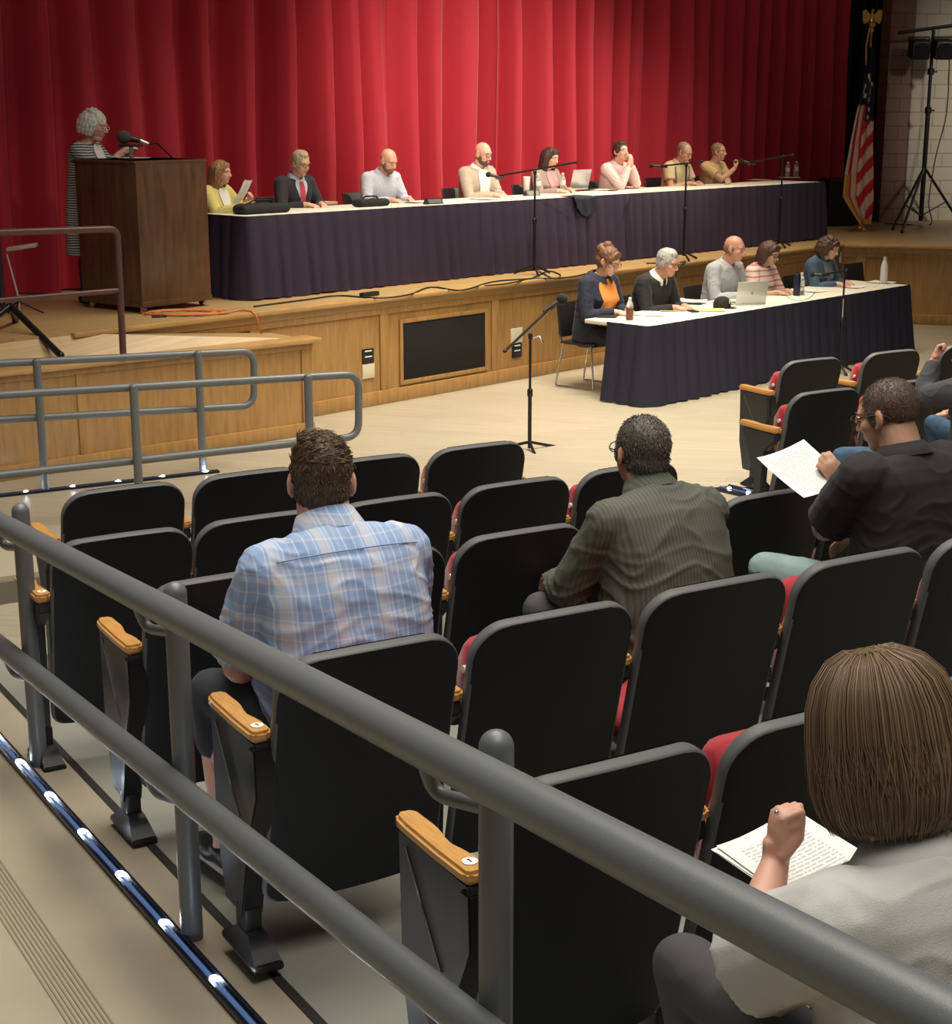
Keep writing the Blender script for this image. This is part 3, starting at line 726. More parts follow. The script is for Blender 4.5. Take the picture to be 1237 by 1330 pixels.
def bottle(lab, p, h=.2, r=.032, kind='water', group=None):
    t = thing('water_bottle', lab, 'bottle', p + Vector((0, 0, .001)), 0, group)
    if kind == 'water':
        b = MB(); b.lathe((0, 0, 0), [(r * .85, 0), (r, .008), (r, h * .3), (r * .94, h * .33), (r, h * .36), (r, h * .66), (r * .8, h * .78), (r * .42, h * .88), (r * .4, h * .93)], 16); b.build('body', mat('clear_plastic', (.75, .78, .78), .12, spec=.6, alpha=1, trans=.75), t)
        b = MB(); b.lathe((0, 0, h * .92), [(r * .45, 0), (r * .45, h * .08)], 12); b.build('cap', G['white_plastic'], t)
        b = MB(); b.lathe((0, 0, h * .38), [(r * 1.02, 0), (r * 1.02, h * .24)], 16); b.build('paper_label', mat('bottle_label', (.62, .62, .56), .5), t)
    elif kind == 'brown':
        b = MB(); b.lathe((0, 0, 0), [(r * .9, 0), (r, .008), (r, h * .3), (r, h * .62), (r * .8, h * .78), (r * .42, h * .88), (r * .4, h * .93)], 16); b.build('body', MATS['clear_plastic'], t)
        b = MB(); b.lathe((0, 0, .006), [(r * 1.03, 0), (r * 1.03, h * .52)], 16); b.build('sleeve', mat('label_brown', (.16, .055, .035), .5), t)
        b = MB(); b.lathe((0, 0, h * .92), [(r * .45, 0), (r * .45, h * .08)], 12); b.build('cap', G['white_plastic'], t)
    elif kind == 'navy':
        b = MB(); b.lathe((0, 0, 0), [(r * .9, 0), (r, .006), (r, h * .86), (r * .9, h * .9)], 20); b.build('body', mat('navy_steel', (.012, .02, .055), .35, .3), t)
        b = MB(); b.lathe((0, 0, h * .9), [(r * .92, 0), (r * .92, h * .07), (r * .5, h * .1)], 20); b.build('lid', G['black_plastic'], t)
        b = MB(); b.tube([(0, -r * .6, h * .97), (0, -r * .6, h * 1.06), (0, r * .6, h * 1.06), (0, r * .6, h * .97)], .005, 8); b.build('handle', G['black_plastic'], t)
    elif kind == 'white':
        b = MB(); b.lathe((0, 0, 0), [(r * .92, 0), (r, .008), (r, h * .55), (r * .9, h * .68), (r * .55, h * .84), (r * .45, h * .9)], 22); b.build('body', mat('white_steel', (.66, .67, .66), .35), t)
        b = MB(); b.lathe((0, 0, h * .9), [(r * .5, 0), (r * .5, h * .07), (r * .4, h * .1)], 18); b.build('cap', G['alu'], t)
    elif kind == 'tumbler':
        b = MB(); b.lathe((0, 0, 0), [(r * .75, 0), (r * .8, .006), (r, h * .9)], 18); b.build('body', G['white_plastic'], t)
        b = MB(); b.lathe((0, 0, h * .9), [(r * 1.04, 0), (r * 1.04, h * .05), (r * .9, h * .08)], 18); b.build('lid', G['white_plastic'], t)
    return t
def laptop(lab, p, rz, emblem=False, m=None, W_=.34):
    m = m or G['alu']
    t = thing('laptop', lab, 'laptop', p + Vector((0, 0, .001)), rz)
    b = MB(); b.box((0, -.11, .008), (W_, .24, .015), None, .004); b.build('base', m, t)
    b = MB(); b.box((0, -.11, .0162), (.28, .1, .001)); b.build('keyboard', G['black_plastic'], t)
    M = Matrix.Rotation(R(-14), 3, 'X')
    b = MB(); b.box(Vector((0, 0, .016)) + M @ Vector((0, 0, .116)), (W_, .007, .23), M, .003); lid = b.build('lid', m, t)
    b = MB(); b.box(Vector((0, 0, .016)) + M @ Vector((0, -.0042, .11)), (.295, .001, .185), M); b.build('screen', mat('screen', (.02, .02, .025), .2), lid)
    if emblem:
        b = MB(); n = 18; cc = Vector((0, 0, .016)) + M @ Vector((0, .0042, .108))
        pts = []
        for i in range(n):
            a = 2 * math.pi * i / n; rr = .016 * (1 - .22 * max(0, math.sin(a)) ** 6 - .1 * max(0, -math.sin(a)) ** 8)
            x = rr * math.cos(a); z = rr * math.sin(a)
            dx = math.hypot(x - .017, z - .003)
            if dx < .008: x -= (.008 - dx)
            pts.append((x, z))
        vs = [b.bm.verts.new(cc + M @ Vector((-x, 0, z))) for x, z in pts]; b._face(vs)
        vs = [b.bm.verts.new(cc + M @ Vector((-x, 0, z))) for x, z in ((.0, .017), (.002, .023), (.007, .026), (.005, .02))]; b._face(vs)
        b.build('emblem', mat('emblem_grey', (.38, .38, .39), .25, .7), lid, recalc=False)
    return t
def nameplate(lab, p, rz):
    b = MB(); b.rings([[Vector((x, y, z)) for y, z in ((-.035, 0), (.035, 0), (.006, .06), (-.006, .06))] for x in (-.115, .115)])
    o = b.build('name_plate', G['black_plastic'], sharp=20); tag(o, lab, 'name plate'); place(o, p, rz)
    b = MB(); b._face([b.bm.verts.new(q) for q in ((-.095, .0335, .01), (.095, .0335, .01), (.095, .0135, .05), (-.095, .0135, .05))]); b.build('white_print', mat('plate_face', (.12, .12, .12), .4), o, recalc=False)
    return o
def T1(px, py): return P(px, py, ST + TZ)
def T0(px, py): return P(px, py, TZ)
YA = YN      # things turned to the people behind the tables
# ---- on the stage table
def cloth_bag(lab, p, rz, L, W, H):
    t = thing('laptop_bag', lab, 'bag', p + Vector((0, 0, .001)), rz)
    m = mat('bag_black', (.010, .010, .011), .8, bump=.3, bscale=60)
    b = MB(); b.box((0, 0, H / 2), (L, W, H), None, H * .45, 4); b.box((L * .12, .01, H * .95), (L * .6, W * .8, H * .3), None, H * .14, 3); me = voxel(b, .012, 3)
    displace(me, lambda c: .008 * noise.noise(c * 11)); link('body', me, m, t, 0)
    b = MB(); b.tube([(-L * .3, -W * .1, H * .9), (-L * .2, -W * .05, H * 1.35), (L * .15, -W * .05, H * 1.4), (L * .28, -W * .1, H)], .008, 8); b.build('strap', m, t)
    return t
cloth_bag('long black soft bag lying at the left end of the stage table', T1(340, 277), YA, .56, .20, .085)
cloth_bag('small black soft case on the stage table, before the man in pale blue', T1(482, 268), YA, .40, .17, .07)
slab('hardback_book', 'tan closed book under the hands of the man in the dark suit', 'book', T1(418, 266), (.26, .2, .03), YA + .1, mat('book_tan', (.48, .38, .22), .6))
sheet('paper_sheet', 'white papers before the bald man in pale blue', 'paper', T1(536, 263), rz=YA, n=4)
slab('notebook', 'white open notebook right of the pale blue shirted man', 'notebook', T1(574, 263), (.28, .2, .012), YA + .1, G['paper'])
nameplate('black name plate left of the bearded man in the blazer', T1(563, 265), YA)
nameplate('black name plate before the woman with long dark hair', T1(691, 254), YA)
sheet('paper_sheet', 'white papers before the bearded man in the blazer', 'paper', T1(628, 259), rz=YA, n=3)
bottle('white tumbler left of the woman with long dark hair', T1(684, 251), .19, .042, 'tumbler')
bottle('clear water bottle directly before the woman with long dark hair', T1(699, 251), .22, .033)
bottle('clear water bottle right of the woman with long dark hair', T1(731, 250), .22, .033)
laptop('open silver laptop on the stage table, its lid back toward the seats', T1(752, 247), YA)
sheet('paper_sheet', 'white papers right of the stage laptop', 'paper', T1(783, 247), rz=YA, n=3)
slab('phone', 'dark phone on the stage table beside the man in pink', 'phone', T1(796, 248), (.15, .075, .012), YA + .3, G['black_plastic'])
sheet('paper_sheet', 'white papers before the man in pink with hands at his chin', 'paper', T1(820, 244), rz=YA, n=3)
sheet('paper_sheet', 'white papers before the reading man in tan with dark straps', 'paper', T1(880, 240), rz=YA, n=4)
slab('phone', 'dark phone before the rightmost man in a tan shirt', 'phone', T1(950, 236), (.15, .08, .012), YA, G['black_plastic'])
sheet('folder', 'tan folder on the stage table left of the bottle pair', 'folder', T1(985, 234), .24, .30, YA, G['manila'], 2)
bottle('left one of the two water bottles at the right table end', T1(1023, 231), .22, .033)
bottle('right one of the two water bottles at the right table end', T1(1034, 230), .22, .033)
sheet('paper_sheet', 'pile of white papers behind the two water bottles', 'paper', T1(1036, 232) - SN * .15, rz=YA + .3, n=6)
def cable(lab, pts, r=.006, m=None, name='cable', cat='cable', nn=5):
    pts = [Vector(p) for p in pts]; out = []
    for i in range(len(pts) - 1):
        p0 = pts[max(0, i - 1)]; p1 = pts[i]; p2 = pts[i + 1]; p3 = pts[min(len(pts) - 1, i + 2)]
        for k in range(nn):
            t = k / nn; out.append(.5 * ((2 * p1) + (p2 - p0) * t + (2 * p0 - 5 * p1 + 4 * p2 - p3) * t * t + (3 * p1 - p0 - 3 * p2 + p3) * t ** 3))
    out.append(pts[-1]); b = MB(); b.tube(out, r, 8); return tag(b.build(name, m or G['black_plastic'], sharp=0), lab, cat)
# black cloth hanging over the table edge at the laptop
b = MB(); c_ = Pb(757, 250, PBK - .05); s_c = c_.dot(SD)
def fn(u_, v_):
    s_ = s_c - .16 + .36 * u_; a = v_ * .42
    if a < .2: return SB(s_, PBK + .17 - a, ST + TZ + .008 + .004 * math.sin(9 * s_ * 3))
    return SB(s_ + .02 * math.sin(a * 20), PBK - .085 - .006 * math.sin(u_ * 15), ST + TZ + .008 - (a - .2) * (.5 + .5 * math.sin(math.pi * u_)))
b.grid(fn, 16, 14); tag(b.build('dark_cloth', mat('navy_cloth', (.01, .011, .028), .8), sharp=0, recalc=False), 'dark cloth lying over the stage table edge before the laptop', 'cloth')
# ---- on the floor table
slab('tablet', 'dark tablet with a greenish screen before the woman in orange', 'tablet', T0(790, 411), (.27, .19, .012), YA + .5, G['black_plastic'])
o = slab('notebook', 'white pad on the tablet before the woman in orange', 'notebook', T0(801, 408) + Vector((0, 0, .013)), (.14, .17, .006), YA + .5, G['paper'])
bottle('small bottle with a brown sleeve before the woman in orange', T0(818, 416), .215, .034, 'brown')
sheet('paper_sheet', 'white printed page right of the brown sleeved bottle', 'paper', T0(845, 409), rz=YA + .4, n=2)
sheet('legal_pad', 'yellow legal pad before the man in the black pullover', 'notepad', T0(876, 403), .216, .32, YA + .9, G['yellow_pad'], 3)
sheet('paper_sheet', 'curled white pages between the man in black and the bald man', 'paper', T0(897, 394), rz=YA + .3, n=4, curl=.022)
slab('phone', 'black phone lying left of the black cap', 'phone', T0(900, 405), (.15, .075, .014), YA + 1.0, G['black_plastic'])
sheet('legal_pad', 'yellow pad partly behind the black cap', 'notepad', T0(922, 403), .216, .3, YA + .7, G['yellow_pad'], 2)
cap = thing('baseball_cap', 'black baseball cap with a gold emblem on the floor table', 'cap', T0(938, 400) + Vector((0, 0, .001)), YN + .35)
b = MB(); b.lathe((0, 0, 0), [(.088, 0), (.09, .03), (.084, .065), (.066, .095), (.035, .112), (.004, .117)], 22); b.build('crown', mat('cap_black', (.010, .010, .011), .85), cap)
b = MB()
def fnb(u_, v_):
    a = R(-62 + 124 * u_); r0 = .086; ext = .075 * math.cos((u_ - .5) * 2.4) * v_
    return Vector(((r0 + 0) * math.sin(a) * (1 - .1 * v_), (r0) * math.cos(a) + ext, .006 - .012 * (2 * u_ - 1) ** 2 * v_ + .006 * v_ + .004))
b.grid(fnb, 14, 5); b.build('brim', MATS['cap_black'], cap, sharp=0, recalc=False)
b = MB(); b.ell((0, .081, .058), (.036, .012, .022)); b.build('emblem', mat('cap_gold', (.45, .30, .12), .6), cap)
laptop('open silver laptop on the floor table, its lid back toward the seats', T0(975, 396), yaw_of(Vector((.30, -.95, 0))), True)
sheet('paper_sheet', 'white pages left of the floor table laptop', 'paper', T0(952, 394) - SN * .05, rz=YA, n=3)
sheet('paper_sheet', 'white pages before the woman in the striped top', 'paper', T0(1020, 382) - SN * .1, rz=YA + .2, n=4)
slab('phone', 'dark phone right of the floor table laptop', 'phone', T0(1010, 381), (.15, .075, .012), YA + .2, G['black_plastic'])
bottle('navy steel bottle with a black lid on the floor table', T0(1035, 384), .24, .038, 'navy')
bottle('clear water bottle beside the navy steel bottle', T0(1043, 383) - SN * .02, .235, .033)
sheet('paper_sheet', 'white pages right of the navy steel bottle', 'paper', T0(1062, 379) - SN * .08, rz=YA, n=3)
sheet('paper_sheet', 'white page before the woman in the denim jacket', 'paper', T0(1104, 373), rz=YA + .1, n=3)
bottle('tall white steel bottle at the right end of the floor table', T0(1148, 368), .30, .042, 'white')
sheet('paper_sheet', 'white papers behind the tall white bottle', 'paper', T0(1157, 368) - SN * .12, rz=YA, n=3)
cable('thin black cable curling on the floor table by the navy bottle', [T0(1018, 378), T0(1024, 386), T0(1037, 391), T0(1052, 387), T0(1062, 376)], .004)
for q in (): pass
dm = thing('microphone', 'small black table microphone before the woman in the striped top', 'microphone', T0(1017, 372))
b = MB(); b.lathe((0, 0, 0), [(.05, 0), (.05, .01), (.015, .016), (.01, .02)], 16); b.build('base', G['black_metal'], dm)
tip = at_depth(998, 354, T0(1017, 372).y) - T0(1017, 372)
b = MB(); b.tube([(0, 0, .015), (0, 0, .06), tip * .6, tip], [.007, .007, .009, .016], 8); b.build('neck', G['black_metal'], dm)
b = MB(); b.ell(tip, (.026, .026, .026)); b.build('head', G['foam_black'], dm)
# ------------------------------------------------------------------ microphone stands
def mic_stand(lab, base, ztop, e0, e1, micdir, feet=.28, chrome=None, knob=False):
    """base on its floor; a pole to ztop; boom from e0 (microphone end) to e1 (tail), world points"""
    t = thing('microphone_stand', lab, 'microphone stand', base)
    for k in range(3):
        a = R(40 + 120 * k); b = MB(); b.tube([(0, 0, .10), (feet * math.cos(a) * .5, feet * math.sin(a) * .5, .055), (feet * math.cos(a), feet * math.sin(a), .012)], [.012, .012, .013], 8); b.build('leg', G['black_metal'], t)
    top = ztop - base.z
    b = MB(); b.tube([(0, 0, .05), (0, 0, top * .52)], .0155, 10); b.lathe((0, 0, top * .52), [(.014, -.03), (.022, -.02), (.022, .03), (.014, .04)], 12); b.build('lower_pole', G['black_metal'], t)
    b = MB(); b.tube([(0, 0, top * .5), (0, 0, top)], .0105, 10); b.build('upper_pole', G['black_metal'], t)
    if chrome: b = MB(); b.tube([(0, 0, chrome[0]), (0, 0, chrome[1])], .0115, 10); b.build('chrome_sleeve', G['chrome'], t)
    b = MB(); b.box((0, 0, top), (.035, .035, .05), None, .01); b.build('clutch', G['black_metal'], t)
    if knob: b = MB(); b.tube([(.02, 0, top - .01), (.07, -.01, top + .005), (.10, -.015, top - .05)], .008, 8); b.build('clutch_knob', G['chrome'], t)
    l0 = e0 - base; l1 = e1 - base
    b = MB(); b.tube([l1, l0], [.011, .009], 10); b.ell(l1, .017, sub=2); b.build('boom', G['black_metal'], t)
    d = micdir.normalized()
    m_ = thing('microphone', lab.replace('microphone stand', 'stand').replace('stand', 'microphone clipped to the stand', 1) if False else '', 'microphone', e0)
    m_['label'] = 'black microphone at the tip of the ' + lab.split(' ', 1)[1] if False else MICLAB.pop(0)
    b = MB(); b.tube([-d * .10, d * .06], [.011, .018], 12); b.build('handle', G['black_plastic'], m_)
    b = MB(); b.ell(d * .085, (.029, .029, .029) if not knob else (.045, .045, .045)); b.build('head', G['foam_black'], m_)
    b = MB(); b.tube([-d * .03 - Vector((0, 0, .02)), d * .01 - Vector((0, 0, .016))], .013, 8); b.build('clip', G['black_plastic'], m_)
    return t
MICLAB = ['black foam topped microphone on the nearest stand, pointing right', 'black microphone reaching left toward the bearded man', 'black microphone on the thin boom before the reading man in tan', 'black microphone reaching left toward the rightmost man on stage', 'black microphone on the boom before the woman in denim']
bs = P(688, 590, 0); zt = z_at(bs, 437)
mic_stand('black boom microphone stand on the floor behind the front row of seats', bs, zt, at_depth(719, 396, bs.y + .1), at_depth(656, 456, bs.y - .05), Vector((.8, .3, .5)), knob=True, feet=.33)
def stage_mic(lab, bx, by, tx, ty, m0, m1, dirv):
    bs = P(bx, by, ST); mic_stand(lab, bs, z_at(bs, ty), at_depth(m0[0], m0[1], bs.y + .15), at_depth(m1[0], m1[1], bs.y - .08), dirv, feet=.22)
stage_mic('leftmost boom microphone stand before the stage table', 694, 357, 689, 224, (645, 229), (748, 211), -SN * .3 + Vector((-1, 0, .25)))
stage_mic('middle boom microphone stand before the stage table', 888, 338, 884, 214, (856, 216), (912, 210), -SN * .6 + Vector((-1, 0, .1)))
stage_mic('rightmost boom microphone stand before the stage table', 1012, 321, 1012, 203, (972, 211), (1030, 201), -SN * .4 + Vector((-1, 0, .3)))
q = Pb(1094, 420, 8.42); bs = Vector((q.x, q.y, 0)); mic_stand('boom microphone stand before the right half of the floor table', bs, z_at(bs, 356), at_depth(1066, 357, bs.y + .12), at_depth(1100, 351, bs.y - .05), -SN + Vector((-.8, 0, 0)), feet=.2, chrome=(z_at(bs, 412), z_at(bs, 388)))
# ------------------------------------------------------------------ light stand, flag, speaker
lb = P(1196, 291, ST); ls = thing('lighting_stand', 'tall black tripod lighting stand before the white block wall', 'lighting stand', lb)
ltop = z_at(lb, 42) - ST
b = MB(); b.tube([(0, 0, .05), (0, 0, ltop * .62)], .036, 12); b.build('lower_mast', G['black_metal'], ls)
b = MB(); b.tube([(0, 0, ltop * .6), (0, 0, ltop + .03)], .026, 12); b.build('upper_mast', G['black_metal'], ls)
for z in (ltop * .6, ltop * .8):
    b = MB(); b.lathe((0, 0, z), [(.036, -.05), (.05, -.04), (.05, .04), (.036, .05)], 12); b.box((.06, -.02, z), (.06, .03, .03), None, .006); b.build('collar', G['black_metal'], ls)
for k, (px, py) in enumerate(((1160, 297), (1172, 301), (1242, 263))):
    f_ = P(px, py, ST + .02) if k < 2 else Vector((lb.x + .62, lb.y + .1, ST + .02)); hub = Vector((lb.x, lb.y, z_at(lb, 217)))
    b = MB(); b.tube([hub, f_], .021, 8); b.ell(f_, .026, sub=2); b.build('leg', G['black_metal'], ls, world=True)
    b = MB(); b.tube([Vector((lb.x, lb.y, ST + .12)), hub.lerp(f_, .62)], .012, 8); b.build('leg_brace', G['black_metal'], ls, world=True)
c0 = Vector((x_at(1167, lb.y, z_at(lb, 42)), lb.y - .03, z_at(lb, 43))); c1 = c0 + Vector((1.25, .12, .17))
b = MB(); b.tube([c0, c1], .026, 10); b.build('cross_bar', G['black_metal'], ls, world=True)
for i, px in enumerate((1192, 1222)):
    zc = z_at(lb, 64); x = x_at(px, lb.y, zc)
    t = thing('stage_lamp', ('left', 'right')[i] + ' black stage lamp hung from the tripod cross bar', 'stage lamp', Vector((x, lb.y - .1, zc)))
    b = MB(); b.box((0, .0, 0), (.27, .30, .27), Matrix.Rotation(R(12), 3, 'X'), .03); b.build('housing', G['black_plastic'], t)
    b = MB(); b.lathe((0, -.15, -.03), [(.10, 0), (.115, .01), (.115, .03)], 18, Matrix.Rotation(R(102), 3, 'X')); b.build('lens_rim', G['black_metal'], t)
    b = MB(); b.tube([(-.15, 0, 0), (-.15, .05, .17), (.15, .05, .17), (.15, 0, 0)], .012, 8); b.build('yoke', G['black_metal'], t)
xx = x_at(1233, lb.y - .1, z_at(lb, 75))
cable('black cable hanging beside the lighting stand with inline plugs', [Vector((xx, lb.y - .12, z_at(lb, 72))), Vector((x_at(1228, lb.y, 2.7), lb.y - .1, z_at(lb, 145))), Vector((x_at(1215, lb.y, 2.2), lb.y - .08, z_at(lb, 205))), Vector((x_at(1206, lb.y, 1.6), lb.y - .1, z_at(lb, 262))), Vector((lb.x + .1, lb.y - .2, ST + .012)), Vector((lb.x - .3, lb.y - .25, ST + .012)), Vector((lb.x - .55, lb.y - .05, ST + .012))], .009)
fb = P(1117, 301, ST); fp = thing('flag_stand', 'gold based flag pole with an eagle on top at the right of the stage', 'flag pole', fb)
ftop = z_at(fb, 36) - ST
b = MB(); b.lathe((0, 0, 0), [(.16, 0), (.16, .015), (.10, .03), (.05, .06), (.028, .12), (.022, .2)], 24); b.build('base', G['gold'], fp)
b = MB(); b.tube([(0, 0, .1), (0, 0, ftop)], .016, 12); b.build('pole', mat('pole_wood', (.30, .16, .06), .4), fp)
ez = ftop
b = MB(); b.lathe((0, 0, ez), [(.02, -.06), (.035, -.04), (.02, 0), (.05, .03), (.05, .06), (.01, .08)], 14); b.ell((0, 0, ez + .13), (.035, .03, .07)); b.ell((.0, -.01, ez + .22), (.022, .028, .025)); b.cone((0, -.03, ez + .22), (0, -.055, ez + .21), .01, .002)
for sx in (-1, 1):
    b.rings([[Vector((sx * x, y, ez + z)) for x, z in ((.02, .16), (.09, .24), (.135, .22), (.13, .12), (.11, .05), (.04, .08))] for y in (-.01, .012)])
b.build('eagle', G['gold'], fp, sharp=30)
# the flag itself: hangs in folds from the pole
fl = MB(); cols = {}
NR, NC = 90, 44
def outline(py): 
    pts = [(36, -2, 3), (85, -6, 5), (120, -9, 7), (150, -15, 8), (185, -20, 9), (225, -25, 12), (255, -26, 14), (268, -18, 14), (291, -2, 13)]
    for (a, l0, r0), (c, l1, r1) in zip(pts, pts[1:]):
        if a <= py <= c: t = (py - a) / (c - a); return l0 + (l1 - l0) * t, r0 + (r1 - r0) * t
    return pts[-1][1:]
vs = []; colr = []
RED = (.50, .012, .03); WHT = (.66, .52, .42); NAV = (.012, .012, .035); GLD = (.55, .33, .06)
for i in range(NR + 1):
    py = 62 + (291 - 62) * i / NR; z = z_at(fb, py) - ST; l, r_ = outline(py); sc = fb.y * .985 / F
    row = []; cr = []
    for j in range(NC + 1):
        u_ = j / NC; x = (l + (r_ - l) * u_) * sc; f = i / NR
        y = -.035 - .05 * f * math.sin(u_ * 2 * math.pi * 2.0 + .6) - .02 * math.sin(u_ * 13 + 3 * f)
        row.append(fl.bm.verts.new((x, y, z)))
        left = u_ < .52 - .1 * f
        if left:
            c = NAV if py < 136 else (WHT, RED, WHT, RED)[min(3, int(u_ / .47 * 3.2 + .5 * (1 - f)))] 
            if py > 225 and u_ < .22: c = GLD
        else:
            k = (py - 160 + (u_ - .5) * 44) / 15.5
            c = NAV if py < 158 - (u_ - .5) * 0 else (RED if int(k) % 2 == 0 else WHT)
        if py > 284 or (u_ > .97 and py > 175): c = GLD if py > 284 else c
        if py < 158 and 80 < py:
            for (sx_, sy_) in ((.62, 105), (.72, 118), (.66, 129), (.74, 141), (.7, 152), (.3, 111), (.36, 124), (.2, 118), (.5, 98), (.85, 110)):
                if abs(u_ - sx_) < .075 and abs(py - sy_) < 2.6: c = (.75, .72, .66)
        cr.append(c)
    vs.append(row); colr.append(cr)
for i in range(NR):
    for j in range(NC):
        fl._face([vs[i][j], vs[i + 1][j], vs[i + 1][j + 1], vs[i][j + 1]])
lay = fl.bm.loops.layers.float_color.new('Col')
flat = [c for r_ in colr for c in r_]
fl.bm.verts.index_update(); fl.bm.verts.ensure_lookup_table()
for f in fl.bm.faces:
    for lp in f.loops: lp[lay] = (*flat[lp.vert.index], 1)
fo = fl.build('american_flag', mat('flag_cloth', (.5, .1, .1), .75, attr='Col'), sharp=0, recalc=False); tag(fo, 'red, white and blue flag with stars, hanging in folds from its pole', 'flag'); place(fo, fb)
b = MB(); b.tube([(-.03, -.03, z_at(fb, 36) - ST), (-.07, -.05, z_at(fb, 60) - ST), (-.06, -.05, z_at(fb, 84) - ST)], .012, 6); b.build('cord', mat('cord_pink', (.45, .25, .2), .7), fo)
sq = P(1092, 294, ST); t = thing('loudspeaker', 'black floor loudspeaker in the dark left of the flag', 'loudspeaker', sq + Vector((0, .25, 0)), .25)
b = MB(); b.box((0, 0, .35), (.5, .42, .68), None, .03); b.build('cabinet', G['black_plastic'], t)
b = MB(); b.box((0, -.215, .35), (.44, .015, .6), None, .006); b.build('grille', G['foam_black'], t)
b = MB(); b.box((.1, -.225, .52), (.07, .004, .02)); b.build('badge', G['alu'], t)
# ------------------------------------------------------------------ stage floor clutter
oc = P(241, 407, ST + .004); rr_ = []
for i in range(120):
    a = i / 120 * 2 * math.pi * 5; k = .30 + .06 * math.sin(i * .37) ; rr_.append(oc + Vector((k * math.cos(a) * (1 + .1 * math.sin(i)), k * .6 * math.sin(a), .006 + .008 * (i % 24) / 24)))
ed = SB(oc.dot(SD) + .45, BE - .075)
rr_ += [oc + Vector((.33, -.1, .006)), SB(oc.dot(SD) + .40, BE + .12, ST + .008), SB(oc.dot(SD) + .43, BE - .04, ST + .012), SB(oc.dot(SD) + .45, BE - .085, ST - .05), SB(oc.dot(SD) + .5, BE - .075, ST - .2)]
cable('orange extension cord coiled on the stage beside the lectern', rr_, .007, mat('orange_cord', (.55, .17, .05), .5), 'extension_cord', 'cord', 2)
pw = thing('power_adapter', 'small black adapter on the stage floor near the orange cord', 'adapter', P(207, 417, ST - .03), .3); 
b = MB(); b.box((0, 0, .03), (.12, .05, .04), None, .008); b.build('case', G['black_plastic'], pw); b = MB(); b.tube([(-.06, 0, .02), (-.14, .02, .02), (-.2, 0, .02)], .006, 8); b.build('lead', G['black_plastic'], pw)
cable('black cable snaking along the stage edge under the panel table', [P(x, y, ST + .008) for x, y in ((330, 398), (400, 389), (440, 384), (490, 387), (530, 383), (560, 373), (600, 377), (640, 366), (690, 362), (740, 360), (775, 352))], .008)
cable('short looped black cable by the leftmost stage microphone stand', [P(x, y, ST + .01) for x, y in ((700, 352), (720, 362), (728, 357), (712, 352), (695, 360), (660, 368), (630, 371))], .007)
slab('power_strip', 'black power strip on the stage edge below the panel table', 'power strip', P(480, 385, ST), (.22, .06, .04), YN + .1, G['black_plastic'], .008)
cable('black cable dropping over the stage front between the two floor table men', [P(840, 342, ST + .008), P(880, 341, ST + .008), SB(P(895, 342, ST).dot(SD), BE - .075, ST + .012), SB(P(898, 345, ST).dot(SD), BE - .095, ST - .1), SB(P(898, 345, ST).dot(SD) + .02, BE - .08, .3), SB(P(898, 345, ST).dot(SD) + .1, BE - .15, .012)], .008)
# tripod and music stand at the left edge
h0 = at_depth(13, 397, 12.3); tp = thing('tripod_stand', 'black tripod stand with thick legs at the left edge of the stage', 'tripod', Vector((h0.x, h0.y, .99)))
for k, e in enumerate((P(79, 465, .86), P(-70, 468, .86), Vector((h0.x - .1, h0.y + .45, 1.0)))):
    b = MB(); b.tube([h0, e + Vector((0, 0, .02))], .026, 10); b.ell(e + Vector((0, 0, .022)), .03, sub=2); b.build('leg', G['black_metal'], tp, world=True)
b = MB(); b.tube([Vector((h0.x, h0.y, h0.z - .05)), h0 + Vector((-.06, 0, .0)), h0 + Vector((-.06, 0, .55))], .024, 10); b.build('pole', G['black_metal'], tp, world=True)
mb_ = at_depth(24, 386, 13.2); ms = thing('music_stand', 'thin music stand with a pale tray, left of the lectern', 'music stand', Vector((mb_.x, mb_.y, ST)))
mt_ = at_depth(9, 330, 13.2)
b = MB(); b.tube([Vector((mb_.x, mb_.y, ST + .02)), mb_, mt_], .008, 8); b.build('pole', G['alu'], ms, world=True)
for k in range(3):
    a = R(30 + 120 * k); b = MB(); b.tube([Vector((mb_.x, mb_.y, ST + .12)), Vector((mb_.x + .2 * math.cos(a), mb_.y + .2 * math.sin(a), ST + .01))], .008, 6); b.build('leg', G['black_metal'], ms, world=True)
tr0 = at_depth(8, 328, 13.1); tr1 = at_depth(44, 322, 13.25)
b = MB(); dd = (tr1 - tr0); b.box((tr0 + tr1) / 2 + Vector((0, .06, .02)), (dd.length, .16, .03), Matrix.Rotation(.15, 3, 'Z') @ Matrix.Rotation(R(-8), 3, 'Y'), .006); b.build('tray', mat('tray_tan', (.34, .26, .2), .5), ms, world=True)
# ------------------------------------------------------------------ stacking chairs behind the tables
def make_chair():
    t = thing('stacking_chair', '', 'chair')
    b = MB(); b.box((0, 0, .445), (.44, .42, .03), None, .014, 3); b.build('seat', G['black_plastic'], t)
    M = Matrix.Rotation(R(10), 3, 'X')
    b = MB(); b.box((0, -.235, .66), (.43, .022, .34), M, .01, 3); b.build('backrest', G['black_plastic'], t)
    for sx in (-1, 1):
        b = MB(); b.tube(fillet([(sx * .22, .17, .44), (sx * .235, .22, .012), (sx * .235, -.25, .012), (sx * .215, -.17, .44)], .03, 4), .0095, 8); b.build('leg_frame', G['chrome'], t)
        b = MB(); b.tube([(sx * .2, -.18, .43), (sx * .2, -.235, .52), (sx * .2, -.262, .78)], .0095, 8); b.build('back_post', G['chrome'], t)
    return t
CH = []
def chair(loc, rz, lab):
    if not CH:
        t = make_chair(); CH.append(t); t.location = loc; t.rotation_euler = (0, 0, rz); t['label'] = lab; t['group'] = 'stacking chairs'; return t
    return dup(CH[0], loc, rz, lab, 'stacking chairs')
